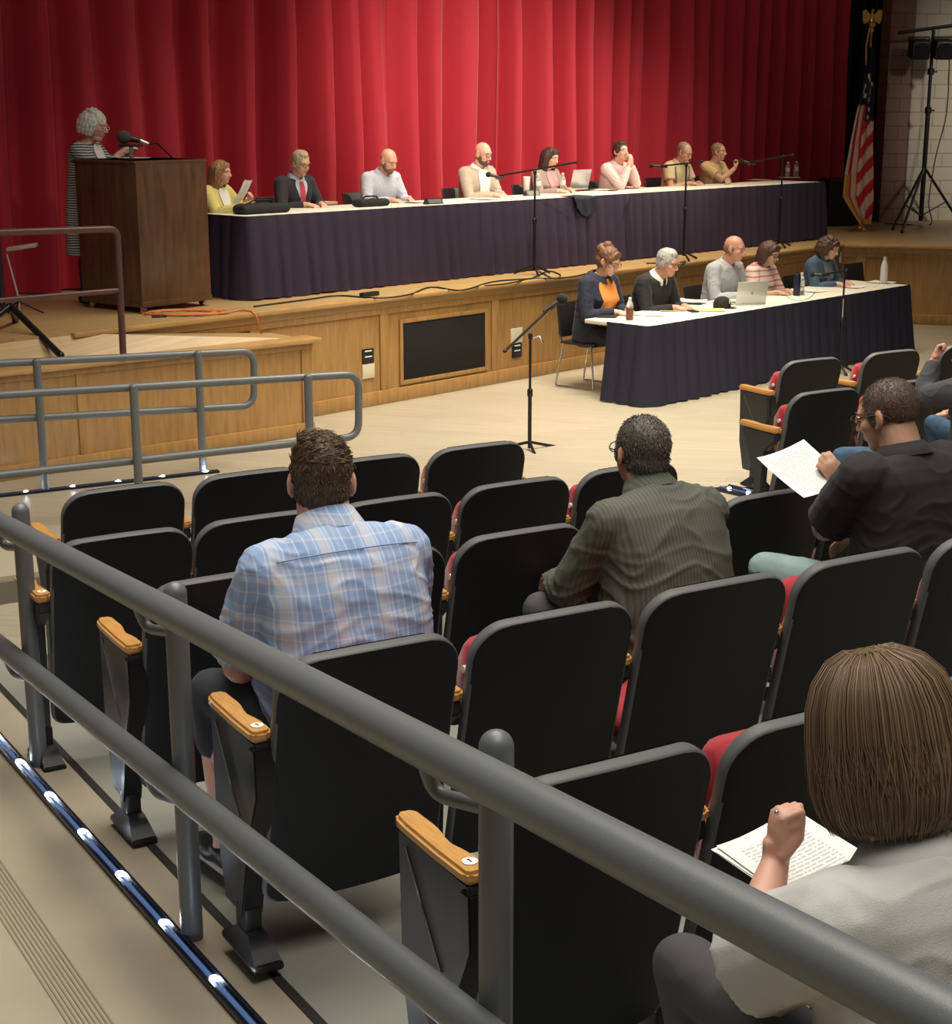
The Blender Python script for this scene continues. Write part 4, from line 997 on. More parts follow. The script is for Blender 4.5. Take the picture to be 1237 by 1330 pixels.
q = Pb(1133, 350, 9.85); chair(Vector((q.x, q.y, 0)), YN, 'empty black chair behind the tall white bottle at the floor table')
# ------------------------------------------------------------------ people
SKIN = {'fair': (.62, .37, .27), 'pink': (.66, .36, .27), 'tan': (.50, .28, .185), 'ruddy': (.58, .29, .21)}
for k_, c_ in SKIN.items(): mat('skin_' + k_, c_, .5, sss=.12, var=.05, vscale=14)
mat('eye_white', (.75, .72, .68), .25); mat('iris', (.03, .02, .015), .2); mat('lip', (.46, .17, .14), .45); mat('lens', (.06, .06, .06), .1)
mat('shoe_black', (.012, .011, .011), .4); mat('shoe_white', (.55, .55, .52), .5); mat('trouser_dark', (.018, .018, .024), .85); mat('trouser_grey', (.06, .06, .065), .85)
mat('jeans_blue', (.045, .10, .18), .85, var=.25, vscale=20, bump=.1, bscale=300); mat('jeans_pale', (.22, .31, .32), .85, var=.12, vscale=18, bump=.1, bscale=300)
def ik(a, t, l1, l2, pole):
    """middle joint of a two-bone chain from a towards t"""
    d = t - a; L = d.length
    if L > (l1 + l2) * .995: d = d * ((l1 + l2) * .995 / L); L = d.length; t = a + d
    if L < abs(l1 - l2) + .02: L = abs(l1 - l2) + .02
    x = (l1 * l1 - l2 * l2 + L * L) / (2 * L); h = math.sqrt(max(0, l1 * l1 - x * x)); dn = d.normalized()
    p = (pole - a) - dn * (pole - a).dot(dn); p.normalize()
    return a + dn * x + p * h, t
def frame(fwd, up):
    f = fwd.normalized(); r = f.cross(up).normalized(); u = r.cross(f)
    return Matrix((r, f, u)).transposed()
class Body:
    def __init__(s, q):
        """q: pose in the person's own frame (x right, y forward, z up), origin on the floor under the hips"""
        k = q.get('k', 1.); s.k = k; s.q = q; s.w = q.get('wide', 1.)
        s.hz = q.get('hz', .53); s.lean0 = R(q.get('lean0', 0)); s.lean1 = R(q.get('lean', 10)); s.side = R(q.get('side', 0)); s.twist = R(q.get('twist', 0))
        s.pel = Vector((0, 0, s.hz))
        # spine
        s.N = 24; s.sp = []; p = s.pel.copy(); T = .545 * k
        for i in range(s.N + 1):
            t = i / s.N; a = s.lean0 + (s.lean1 - s.lean0) * t * 1.25; sd = s.side * t; tw = s.twist * t
            up = Vector((math.sin(sd), math.sin(a) * math.cos(sd), math.cos(a) * math.cos(sd)))
            f = Vector((0, math.cos(a), -math.sin(a))); r = f.cross(up).normalized(); f = up.cross(r)
            r2 = r * math.cos(tw) + f * math.sin(tw); f2 = f * math.cos(tw) - r * math.sin(tw)
            s.sp.append((p.copy(), r2, f2, up)); p = p + up * (T / s.N)
        s.T = T
        o, r, f, u = s.at(.455 * k)
        sh = .178 * k * s.w; raise_ = q.get('shrug', 0.) 
        s.sL = o - r * sh + u * raise_ + f * q.get('roundsh', .0); s.sR = o + r * sh + u * raise_ + f * q.get('roundsh', .0)
        nb, r, f, u = s.at(.53 * k)
        s.nb = nb
        hyaw, hp, hr = R(q.get('hyaw', 0)), R(q.get('hpitch', 0)), R(q.get('hroll', 0))
        HM = Matrix((r, f, u)).transposed()
        base = s.lean1 * 1.25 * (1 - q.get('level', 1.))
        flat = Matrix.Rotation(s.twist, 3, 'Z')
        s.HM = flat @ Matrix.Rotation(hyaw, 3, 'Z') @ Matrix.Rotation(-base - hp, 3, 'X') @ Matrix.Rotation(hr, 3, 'Y')
        nd_ = (u * .75 + f * .25 + Vector((0, 0, .4))).normalized()
        s.hb = nb + nd_ * q.get('nl', .066) * k + f * .012
        s.hs = k * q.get('head', 1.)
        s.Hc = s.hb + s.HM @ Vector((0, .022, .075)) * s.hs
        l1, l2 = .285 * k, .255 * k
        s.arms = []
        for side, S in ((-1, s.sL), (1, s.sR)):
            nm = 'L' if side < 0 else 'R'
            tg = Vector(q.get('hand' + nm, (side * .2, .38, s.hz + .22))); pole = Vector(q.get('elbow' + nm, (side * .6, -.15, .3)))
            el, wr = ik(S, tg, l1, l2, pole)
            s.arms.append((side, S, el, wr))
        s.legs = []
        for side in (-1, 1):
            nm = 'L' if side < 0 else 'R'
            hip = s.pel + Vector((side * .088 * k * s.w, .0, -.01))
            kn = Vector(q.get('knee' + nm, (side * .14, .43 * k, s.hz + .01))); an = Vector(q.get('foot' + nm, (side * .13, .42 * k, .075)))
            s.legs.append((side, hip, kn, an))
    def at(s, h):
        t = max(0, min(1, h / s.T)) * s.N; i = min(s.N - 1, int(t)); fr_ = t - i
        a, b = s.sp[i], s.sp[i + 1]; return tuple(x.lerp(y, fr_) for x, y in zip(a, b))
    RINGS = [(-.115, .10, .09, .0), (-.10, .150, .118, 0), (-.04, .176, .136, 0), (.06, .170, .130, .004), (.15, .158, .120, .008), (.25, .163, .122, .008), (.34, .174, .126, .006), (.41, .184, .118, .0), (.455, .186, .100, -.004), (.49, .158, .082, -.006), (.515, .105, .068, -.004), (.535, .064, .058, .002)]
    def ring(s, i, infl=0.):
        h, hw, hd, dy = s.RINGS[i]; k = s.k; b = s.q.get('belly', 0.); bu = s.q.get('bust', 0.)
        g = math.exp(-((h - .12) / .11) ** 2); br = s.q.get('barrel', 0.) * math.exp(-((h - .28) / .17) ** 2); gb = math.exp(-((h - .33) / .06) ** 2)
        hw = hw * (s.w if h < .5 else 1) + .6 * b * g + br; hd2 = hd + br * .6 + b * g * .75 + bu * gb * .5; dy2 = dy + b * g * .5 + bu * gb * .5
        return h * k, hw * k + infl, hd2 * k + infl, dy2 * k
    def surf(s, h, ang, infl=0.):
        """a point of the torso at height h (unscaled) and angle ang (0 = straight ahead)"""
        Rg = s.RINGS; i = 0
        while i < len(Rg) - 2 and Rg[i + 1][0] < h: i += 1
        t = (h - Rg[i][0]) / (Rg[i + 1][0] - Rg[i][0]); a, b = s.ring(i, infl), s.ring(i + 1, infl)
        hh, hw, hd, dy = (x + (y - x) * t for x, y in zip(a, b))
        o, r, f, u = s.at(max(0, hh)); 
        if hh < 0: o = o + u * hh
        e = 2 / 2.5; cx_ = math.copysign(abs(math.sin(ang)) ** e, math.sin(ang)); cy_ = math.copysign(abs(math.cos(ang)) ** e, math.cos(ang))
        return o + r * cx_ * hw + f * (cy_ * hd + dy)
    def torso(s, mb, infl=0., h0=-.2, h1=.6, n=28):
        rs = []
        for i in range(len(s.RINGS)):
            h = s.RINGS[i][0]
            if h < h0 or h > h1: continue
            rs.append([s.surf(h, 2 * math.pi * j / n, infl) for j in range(n)])
        mb.rings(rs)
    def arm(s, mb, i, infl=0., t1=1., upto=None):
        side, S, E, W = s.arms[i]; k = s.k; fat = s.q.get('armfat', 1.)
        S0 = S - (s.at(.455 * k)[1]) * side * .03 * k; sk_ = -.008 if infl == 0 else infl
        mb.rcone(S0, S, .066 * k * fat + sk_, .062 * k * fat + sk_)
        if upto and upto < 1:       # short sleeve
            Q = S.lerp(E, upto); mb.ell(S, .06 * k * fat + infl, sub=2); mb.cone(S, Q, .06 * k * fat + infl, (.053 * k) * fat + infl * 1.6, 16); return
        mb.rcone(S, E, .060 * k * fat + sk_, .044 * k * fat + (infl if infl or s.q.get('sleeve', 'long') != 'long' else -.005))
        Q = E.lerp(W, .35); mb.rcone(E, Q, .043 * k * fat + infl, .044 * k * fat + infl)
        Wq = E.lerp(W, t1)
        mb.cone(Q, Wq, .044 * k * fat + infl, (.029 if t1 > .9 else .036) * k + infl, 16)
        if infl == 0: mb.ell(W, .027 * k, sub=2)
    def leg(s, mb, i, infl=0., t1=1.):
        side, H, K, A = s.legs[i]; k = s.k; th = s.q.get('thigh', 1.)
        mb.rcone(H, H.lerp(K, .5), .098 * k * th + infl, .080 * k * th + infl); mb.rcone(H.lerp(K, .5), K, .080 * k * th + infl, .058 * k + infl)
        if t1 <= 0: return
        A2 = K.lerp(A, t1); C = K.lerp(A, .3)
        mb.rcone(K, C + Vector((0, -.015, 0)), .056 * k + infl, .056 * k + infl)
        if t1 > .3: mb.cone(C + Vector((0, -.015, 0)), A2, .056 * k + infl, .038 * k + infl * 1.3, 16)
        if infl == 0: mb.ell(A2, .038 * k, sub=2)
    def foot(s, mb, i, infl=0.):
        side, H, K, A = s.legs[i]; k = s.k; q = s.q
        fy = R(q.get('toe' + ('L' if side < 0 else 'R'), side * -8)); f = Vector((-math.sin(fy), math.cos(fy), 0)); r = Vector((f.y, -f.x, 0))
        M = Matrix((r, f, Vector((0, 0, 1)))).transposed(); fl_ = A.z - .075
        mb.ell(Vector((A.x, A.y, fl_ + .045)) - f * .03, (.036 * k + infl, .05 * k + infl, .043 * k + infl), M, 2)
        mb.ell(Vector((A.x, A.y, fl_ + .038)) + f * .06, (.042 * k + infl, .085 * k + infl, .036 * k + infl), M, 2)
        mb.ell(Vector((A.x, A.y, fl_ + .028)) + f * .13, (.044 * k + infl, .055 * k + infl, .026 * k + infl), M, 2)
        mb.cone(A, Vector((A.x, A.y, fl_ + .05)), .037 * k + infl, .04 * k + infl, 12)
    def hand(s, mb, i, hd=None):
        """palm, four unequal fingers with knuckle bends and a side thumb"""
        side, S, E, W = s.arms[i]; k = s.k; nm = 'L' if side < 0 else 'R'; q = s.q
        fw = Vector(q.get('hdir' + nm, tuple((W - E)))).normalized()
        pn = Vector(q.get('palm' + nm, (0, 0, -1)))            # where the palm faces
        pn = (pn - fw * pn.dot(fw)).normalized(); curl = q.get('curl' + nm, .45); 
        ac = fw.cross(pn).normalized()                        # across the palm
        # thumb side: for a right hand, palm down, fingers forward, thumb is on the left (-x)
        th = ac if side > 0 else -ac
        if (fw.cross(pn)).dot(ac) < 0: th = -th
        M = Matrix((th, fw, -pn)).transposed()
        hs = k * q.get('handk', 1.)
        c = W + fw * .055 * hs
        mb.ell(c, (.040 * hs, .052 * hs, .017 * hs), M, 3); mb.ell(W + fw * .075 * hs, (.041 * hs, .026 * hs, .0145 * hs), M, 2)
        mb.cone(W - fw * .01, W + fw * .04 * hs, .026 * hs, .028 * hs, 12)
        L = (.070, .078, .073, .056); off = (.029, .010, -.010, -.029)
        for j in range(4):
            p = W + fw * (.092 - .004 * abs(j - 1)) * hs + th * off[j] * hs; a = 0.; seg = L[j] * hs
            for m, fr_ in enumerate((.45, .31, .24)):
                a += curl * (.75, 1.25, .95)[m]; d = fw * math.cos(a) + pn * math.sin(a) + th * off[j] * .9
                d.normalize(); p2 = p + d * seg * fr_ * 1.1
                mb.rcone(p, p2, (.0092, .0086, .0080)[m] * hs, (.0086, .0080, .0072)[m] * hs, 8); p = p2
        p = W + fw * .022 * hs + th * .030 * hs + pn * .004
        ta = q.get('thumb' + nm, .5)
        for m, (ln, r0, r1) in enumerate(((.042, .0145, .0115), (.034, .0112, .0098), (.026, .0098, .0085))):
            d = (th * (.75 - .25 * m) + fw * (.75 + .2 * m) + pn * (ta + .12 * m)).normalized()
            if q.get('thumbin' + nm): d = ((fw * .75 + pn * .6), (fw * .6 - th * .6 + pn * .25), (fw * .2 - th * .9 - pn * .1))[m].normalized(); p2 = p + d * ln * hs
            mb.rcone(p, p2, r0 * hs, r1 * hs, 8); p = p2
    def HP(s, x, y, z): return s.Hc + s.HM @ (Vector((x, y, z)) * s.hs)
    def hell(s, mb, c, r, sub=3, M=None): mb.ell(s.HP(*c), tuple(x * s.hs for x in r), s.HM @ M if M else s.HM, sub)
    def headmesh(s, mb):
        h = s.hs; fem = s.q.get('fem', 0); jw = s.q.get('jaw', 1.)
        s.hell(mb, (0, -.016, .030), (.0745, .096, .088)); s.hell(mb, (0, .020, -.028), (.061 * jw, .072, .086)); s.hell(mb, (0, .018, -.062), (.054 * jw, .058, .042))
        s.hell(mb, (0, .050, -.090), (.030 * jw, .034, .026)); s.hell(mb, (0, .055, .028), (.052, .034, .040))
        mb.rcone(s.HP(0, .088, .010), s.HP(0, .110, -.028), .0075 * h, .0115 * h); 
        for x in (-1, 1):
            s.hell(mb, (x * .011, .098, -.033), (.009, .011, .008), 2); s.hell(mb, (x * .036, .056, -.022), (.024, .026, .024), 2)
            mb.rcone(s.HP(x * .014, .082, .027), s.HP(x * .045, .070, .024), .0105 * h, .009 * h)
            M = Matrix.Rotation(x * R(22), 3, 'Z'); s.hell(mb, (x * .0775, -.012, -.004), (.0075, .021, .033), 2, M); s.hell(mb, (x * .074, .0, -.03), (.007, .009, .012), 2)
        s.hell(mb, (0, .086, -.058), (.020, .011, .007), 2); s.hell(mb, (0, .084, -.069), (.017, .010, .007), 2)
        nr = .054 if not fem else .046
        mb.rcone(s.nb - (s.at(s.T)[3]) * .03 * s.k, s.HP(0, -.028, -.055), nr * s.k * s.q.get('neck', 1.) * 1.05, nr * s.k * s.q.get('neck', 1.))
        mb.cone(s.nb + s.at(s.T)[2] * .01, s.HP(0, .012, -.085), .045 * s.k, .04 * s.k)
        if s.q.get('dchin'): s.hell(mb, (0, .03, -.095), (.05, .05, .035))
def wrinkle(amp, sc=1., seed=0.):
    def fn(c):
        p = Vector((c.x * 7 * sc, c.y * 7 * sc, c.z * 15 * sc)) + Vector((seed, seed * 2, 0))
        w = noise.noise(p + Vector((0, 0, 1)) * 2.2 * noise.noise(c * 5 * sc)); r = (1 - abs(w) * 2.2)
        return amp * (max(0, r) ** 3 * .8 - .25 + .6 * noise.noise(c * 9 * sc))
    return fn
def torus(mb, c, M, rx, rz, r, n=20):
    mb.tube([c + M @ Vector((rx * math.cos(2 * math.pi * i / n), 0, rz * math.sin(2 * math.pi * i / n))) for i in range(n)], r, 6, loop=True)
def strand_mesh(paths, cols, hair, name='hair_strands', r=.0009):
    """fine locks of hair laid over the hair mass, one object"""
    mb = MB(); lay = mb.bm.verts.layers.float_color.new('Col')
    for pts, c in zip(paths, cols):
        n0 = len(mb.bm.verts); m = len(pts)
        mb.tube(pts, [r * (1 if i < m - 1 else .3) for i in range(m)], 3)
        mb.bm.verts.ensure_lookup_table()
        for i in range(n0, len(mb.bm.verts)): mb.bm.verts[i][lay] = (*c, 1)
    o = mb.build(name, mat('strand_hair', (.1, .06, .04), .42, attr='Col', spec=.4), hair, sharp=0, recalc=False); o['kind'] = 'stuff'; return o
def short_strands(n, ln, c1, c2, lift=.35, flow=None, seed=1, r=.0009):
    def fn(B, hair):
        rnd = random.Random(seed); me = hair.data; V = me.vertices; inv = B.HM.inverted(); P_ = []; C_ = []
        for _ in range(n):
            v = V[rnd.randrange(len(V))]; p = v.co.copy(); nn = v.normal.copy(); q_ = inv @ (p - B.Hc)
            d = flow(q_) if flow else Vector((0, -.4, -1)); d = B.HM @ d; d = (d - nn * d.dot(nn)).normalized()
            d = (d + nn * lift * rnd.uniform(.5, 1.2) + Vector((rnd.uniform(-.3, .3), rnd.uniform(-.3, .3), rnd.uniform(-.3, .3)))).normalized(); L = ln(q_) if callable(ln) else ln; L *= rnd.uniform(.6, 1.2)
            P_.append([p - nn * .002, p + d * L * .4 + nn * L * .06, p + d * L * .75 + nn * L * .03, p + d * L - nn * L * .05]); t = rnd.random(); t = t * t
            C_.append(tuple(a + (b_ - a) * t for a, b_ in zip(c1, c2)))
        strand_mesh(P_, C_, hair, r=r)
    return fn
def bob_strands(n, ln, c1, c2, seed=2):
    def fn(B, hair):
        rnd = random.Random(seed); P_ = []; C_ = []; wv = .012
        for _ in range(n):
            a = R(rnd.uniform(-150, 150)); sx, sy = math.sin(a), -math.cos(a); sy2 = sy if sy < 0 else sy * .55; o = rnd.gauss(.018, .004); tw = rnd.gauss(0, .10)
            sx2, sy3 = math.sin(a + tw), -math.cos(a + tw); sy3 = sy3 if sy3 < 0 else sy3 * .55; l2 = ln + rnd.gauss(0, .006)
            pts = []
            for (rx, ry, z, X, Y) in ((.018, .020, .134, sx, sy2), (.052, .060, .120, sx, sy2), (.078, .088, .092, sx, sy2), (.093, .104, .055, sx, sy2), (.099, .110, .012, sx, sy2), (.103, .113, -.035, (sx + sx2) / 2, (sy2 + sy3) / 2), (.102, .110, -.075, sx2, sy3), (.094, .102, (l2 - .075) / 2 - .008, sx2, sy3), (.080, .088, l2, sx2, sy3)):
                pts.append(B.HP((rx + o) * X, -.022 + (ry + o) * Y, z + (o - .01) * .6))
            pts.insert(0, B.HP(rnd.gauss(0, .003) + .02, -.022 + rnd.uniform(-.02, .05), .140)); P_.append(pts); t = .30 + .30 * noise.noise(Vector((a * 5, 0, 1))) + .22 * noise.noise(Vector((a * 19, 0, 4))) + rnd.gauss(0, .10); t = max(0, min(1, t)); k_ = 1.
            C_.append(tuple((x + (y - x) * t) * k_ for x, y in zip(c1, c2)))
        strand_mesh(P_, C_, hair, r=.0010)
    return fn
def person(lab, floor, yaw, q, head=None, kfit=True):
    """q: pose and clothes. head: where the head centre is in the place; the figure is set so that it falls there."""
    if head is not None:
        B = Body(q); h = head.z - floor
        if kfit:
            for _ in range(6):
                B = Body(q); e = h - B.Hc.z; q['k'] = max(.86, min(1.12, q.get('k', 1.) + e / .85 * .9)); 
            B = Body(q); q['hz'] = q.get('hz', .53) + max(-.06, min(.06, h - B.Hc.z))
        B = Body(q); Rm = Matrix.Rotation(yaw, 3, 'Z'); o = Rm @ Vector((B.Hc.x, B.Hc.y, 0)); loc = Vector((head.x - o.x, head.y - o.y, floor))
    else: loc = Vector(q['loc']); loc.z = floor; B = Body(q)
    if q.get('world'):
        inv_ = (Matrix.Translation(loc) @ Matrix.Rotation(yaw, 4, 'Z')).inverted()
        for k2, v2 in q['world'].items(): q[k2] = tuple(inv_ @ v2)
        B = Body(q)
    t = thing('person', lab, 'person', loc, yaw)
    vox = q.get('vox', .0062); near = q.get('near', False); sk = G['skin_' + q.get('skin', 'fair')]
    mb = MB(); B.torso(mb, -.016); B.headmesh(mb)
    sleeve = q.get('sleeve', 'long'); 
    for i in (0, 1): B.arm(mb, i); B.hand(mb, i); B.leg(mb, i, -.004); B.foot(mb, i)
    me = voxel(mb, vox, 2); body = link('body', me, sk, t, 0)
    # ---- clothes
    leg_m = q.get('legs', G['trouser_dark']); t1 = q.get('leglen', .93)
    if leg_m is not None:
        mb = MB(); B.torso(mb, .008, h0=-.2, h1=.16)
        for i in (0, 1): B.leg(mb, i, .010, t1)
        me = voxel(mb, .011, 3); displace(me, wrinkle(.004, 1., 3.)); link(q.get('legname', 'trousers'), me, leg_m, t, 0)
    for i in (0, 1):
        mb = MB(); B.foot(mb, i, .006); me = voxel(mb, .009, 2); link('shoe', me, q.get('shoes', G['shoe_black']), t, 0)
    infl = q.get('infl', .014)
    mb = MB(); B.torso(mb, infl, h0=-.12 if q.get('hem') is None else q['hem'], h1=.527)
    up = {'long': None, 'short': .62, 'elbow': .9}[sleeve]
    for i in (0, 1):
        if sleeve == 'rolled': B.arm(mb, i, infl, .30)
        else: B.arm(mb, i, infl, .93, up)
    if q.get('skirt_hem'):
        mb.rings([[B.surf(-.04, 2 * math.pi * j / 28, infl + .004) for j in range(28)], [Vector((0, 0, q['skirt_hem'])) + Vector((.24 * math.sin(2 * math.pi * j / 28), .19 * math.cos(2 * math.pi * j / 28), 0)) for j in range(28)]])
    me = voxel(mb, .0075 if near else .0095, 3); displace(me, wrinkle(q.get('wr', .005), q.get('wrs', 1.), q.get('seed', 1.)))
    if q.get('folds'): displace(me, q['folds'](B))
    if near:
        for p_ in me.polygons: p_.use_smooth = True
    top = link(q.get('topname', 'shirt'), me, q['top'], t, 0)
    # ---- collar
    if q.get('collar', True):
        o, r, f, u = B.at(.515 * B.k); mb = MB(); n = 26; cr = q.get('collar_r', .064) * B.k; rs = []
        cm = q.get('collar_m') or q['top']; ch = q.get('collar_h', .035); fl2 = q.get('collar_flare', .016)
        for (dz, dr) in ((-.012, .012), (ch, .0), (ch + .004, .006), (.004, fl2 + .01), (-.012, fl2 + .014)):
            rs.append([o + u * dz + r * (cr + dr) * math.sin(a) + f * ((cr * 1.02 + dr) * math.cos(a) + .006) - u * (.03 * max(0, math.cos(a)) ** 2) for a in [R(14) + (2 * math.pi - R(28)) * j / n for j in range(n + 1)]])
        mb.rings(rs, closed_u=False, caps=False); link_ = mb.build('collar', cm, t, sharp=0, recalc=True)
    # ---- front panels on the chest
    for (nm, mt, h0, h1, w0, w1, off) in q.get('panels', []):
        mb = MB(); 
        def fn(u_, v_):
            h = h0 + (h1 - h0) * v_; w_ = w0 + (w1 - w0) * v_; return B.surf(h, R(w_) * (u_ * 2 - 1), infl + off - .02 * max(0, h - .49) * 4)
        mb.grid(fn, 10, 14); mb.build(nm, mt, t, sharp=0, recalc=False)
    # ---- face
    h = B.hs; hc = q.get('hair_c', (.10, .06, .035)); hm = mat('hair_%d_%d_%d' % tuple(int(x * 255) for x in hc), hc, .55, var=.35, vscale=60, stretch=(1, 1, .25), bump=.4, bscale=90)
    for x in (-1, 1):
        mb = MB(); B.hell(mb, (x * .031, .0735, .004), (.0128, .012, .0085), 2); e = mb.build('eye', G['eye_white'], t, sharp=0)
        mb = MB(); B.hell(mb, (x * .031, .0830, .002 if not q.get('hpitch', 0) > 12 else -.001), (.0058, .0034, .0058), 2); mb.build('iris', G['iris'], e, sharp=0)
        mb = MB(); B.hell(mb, (x * .031, .0745, .0085 if q.get('hpitch', 0) < 12 else .005), (.0142, .0125, .0065), 2); mb.build('eyelid', sk, t, sharp=0)
        mb = MB(); mb.tube([B.HP(x * .015, .094, .0235), B.HP(x * .031, .0905, .028), B.HP(x * .047, .077, .022)], [.003 * h, .0042 * h, .002 * h], 8, flat=.8); mb.build('eyebrow', mat('brow_%d' % int(hc[0] * 255), tuple(c * .7 for c in hc), .8), t, sharp=0)
    mb = MB(); B.hell(mb, (0, .0885, -.0575), (.0205, .0095, .005), 2); B.hell(mb, (0, .0865, -.0675), (.0165, .009, .0055), 2); mb.build('lips', G['lip'], t, sharp=0)
    if q.get('glasses'):
        mb = MB()
        for x in (-1, 1):
            torus(mb, B.HP(x * .032, .103, .002), B.HM, .024 * h, .017 * h, .0019 * h); mb.tube([B.HP(x * .056, .101, .008), B.HP(x * .078, .06, .010), B.HP(x * .082, -.005, .012), B.HP(x * .08, -.02, .0)], .0018 * h, 6)
        mb.tube([B.HP(-.009, .105, .005), B.HP(0, .108, .008), B.HP(.009, .105, .005)], .0016 * h, 6)
        mb.build('glasses', q.get('glass_m') or G['black_plastic'], t, sharp=0)
    # ---- beard
    if q.get('beard'):
        mb = MB(); B.hell(mb, (0, .030, -.075), (.056, .062, .040)); B.hell(mb, (0, .055, -.093), (.032, .034, .030)); B.hell(mb, (0, .084, -.049), (.024, .012, .005), 2)
        for x in (-1, 1): B.hell(mb, (x * .055, .015, -.045), (.012, .03, .04), 2); B.hell(mb, (x * .024, .078, -.064), (.007, .012, .018), 2)
        me = voxel(mb, .005, 1); displace(me, lambda c: .0016 * noise.noise(c * 160)); link('beard', me, mat('beard_%d' % int(q['beard'][0] * 255), q['beard'], .8, bump=.5, bscale=200), t, 0)
    # ---- hair
    st = q.get('hair', 'short')
    if st != 'bald':
        mb = MB(); g = .0
        if st in ('short', 'buzz', 'receding'):
            e = q.get('hair_e', {'short': .009, 'buzz': .0035, 'receding': .005}[st]); fr_ = {'short': -.022, 'buzz': -.022, 'receding': -.036}[st]
            B.hell(mb, (0, fr_, .036), (.0755 + e, .094 + e * .7, .0835 + e)); fd = q.get('fade'); B.hell(mb, (0, -.046, -.012 + (.022 if fd else 0)), (.066 + e, .062 + e, .066 - (.014 if fd else 0)))
            if not fd: B.hell(mb, (0, -.062, -.05), (.050 + e * .5, .034 + e, .035))
            for x in (-1, 1): B.hell(mb, (x * (.066 + e * .7), .004, .012), (.011, .030, .040), 2)
            if st == 'short': B.hell(mb, (.006, .028, .094), (.050, .044, .026)); B.hell(mb, (-.01, -.01, .106), (.05, .06, .022))
            amp, fq = (.0012, 70) if st != 'short' else (.0025, 60)
        elif st == 'fringe':
            for x in (-1, 1): B.hell(mb, (x * .064, -.028, .002), (.016, .052, .038))
            B.hell(mb, (0, -.082, -.008), (.060, .030, .045)); amp, fq = (.002, 80)
        else:
            B.hell(mb, (0, -.020, .040), (.086, .104, .092)); B.hell(mb, (0, -.052, -.01), (.080, .070, .085))
            vol = q.get('hvol', 1.)
            if st == 'bun':
                B.hell(mb, (0, -.06, .115), (.045 * vol, .045 * vol, .04 * vol)); B.hell(mb, (.02, -.10, .07), (.05, .04, .05))
                for x in (-1, 1): mb.tube([B.HP(x * .07, .045, .06), B.HP(x * .083, .04, .0), B.HP(x * .086, .035, -.07)], [.014, .01, .004], 8)
            ln = {'bob': -.12, 'long': -.27, 'white': -.09, 'curly': -.115, 'bun': None, 'shoulder': -.17}[st]
            if ln is not None:
                wv = {'curly': .030, 'white': .018}.get(st, .010)
                for j in range(15):
                    a = R(-128 + 256 * j / 14); sx, sy = math.sin(a), -math.cos(a)
                    sy2 = sy if sy < 0 else sy * .55
                    top_ = (.066 * sx, -.02 + .08 * sy2, .085); mid = ((.084 + wv) * sx, -.022 + (.098 + wv) * sy2, .0); low = ((.078 + wv * 1.1) * sx, -.03 + (.088 + wv) * sy2, ln)
                    mb.tube([B.HP(*top_), B.HP(*[(p_ + m_) / 2 * 1.06 for p_, m_ in zip(top_, mid)]), B.HP(*mid), B.HP(*[(p_ * .5 + m_ * .5) for p_, m_ in zip(low, mid)]), B.HP(*low)], [.016 * h, .024 * h, .024 * h, .022 * h, .010 * h], 8)
                if st in ('curly', 'white'):
                    rnd = random.Random(4)
                    for j in range(46):
                        a = rnd.uniform(-2.2, 2.2); el = rnd.uniform(-.9, 1.35); rr = .098
                        B.hell(mb, (rr * math.sin(a) * math.cos(el), -.026 - rr * math.cos(a) * math.cos(el), .03 + .1 * math.sin(el)), (.02, .02, .02), 1)
            for x in (-1, 1):
                if not q.get('noband'): mb.tube([B.HP(x * .005, .056, .108), B.HP(x * .048, .060, .084), B.HP(x * .075, .042, .03)], [.010 * h, .014 * h, .011 * h], 8)
            amp, fq = (.009, 34) if st == 'curly' else (.005, 45)
        me = voxel(mb, .0052 if near else .0065, 7 if st in ('bob', 'shoulder', 'long') else 3)
        inv = B.HM.inverted()
        def hf(c):
            p_ = inv @ (c - B.Hc); a = math.atan2(p_.x, p_.y + .02)
            if st in ('bob', 'long', 'shoulder'): return amp * (noise.noise(Vector((a * 14, p_.z * 5, 0))) + .5 * noise.noise(Vector((a * 40, p_.z * 7, 3))))
            return amp * (noise.noise(p_ * fq) + .6 * noise.noise(p_ * fq * .4))
        displace(me, hf); ho = link('hair', me, q.get('hair_m') or hm, t, 0)
    if q.get('strands'): q['strands'](B, ho if st != 'bald' else None)
    return t, B, loc
# ------------------------------------------------------------------ who sits where
def cloth(name, col, **k): return mat('cloth_' + name, col, k.pop('rough', .85), bump=k.pop('bump', .12), bscale=k.pop('bscale', 350), sheen=k.pop('sheen', .1), **k)
def head_at(px, py, bb): return Pb(px, py, bb)
def seated(lab, px, py, bb, floor, q, yaw=YN, chairlab=None, dy=-.02):
    q.setdefault('hz', .53); H = head_at(px, py, bb); t, B, loc = person(lab, floor, yaw, q, H)
    if chairlab:
        off = Matrix.Rotation(yaw, 3, 'Z') @ Vector((0, dy, 0)); chair(Vector((loc.x + off.x, loc.y + off.y, floor)), yaw, chairlab)
    return t, B, loc
TB = .745 + .015    # hands on a table top
def tablehands(q, hz=.53, y=.36, dx=.16, z=.775, **k):
    q.update(handL=(-dx, y, z), handR=(dx, y, z), elbowL=(-.55, -.1, .45), elbowR=(.55, -.1, .45), palmL=(.3, .1, -1), palmR=(-.3, .1, -1), hdirL=(.45, 1, -.1), hdirR=(-.45, 1, -.1)); q.update(k); return q
blue_pale = cloth('pale_blue', (.50, .52, .62)); tanb = cloth('blazer', (.40, .33, .27)); suit = cloth('suit', (.028, .022, .032)); pinkw = cloth('pink_white', (.62, .47, .46)); tan1 = cloth('tan_shirt', (.50, .40, .25)); tan2 = cloth('tan_tee', (.52, .37, .18))
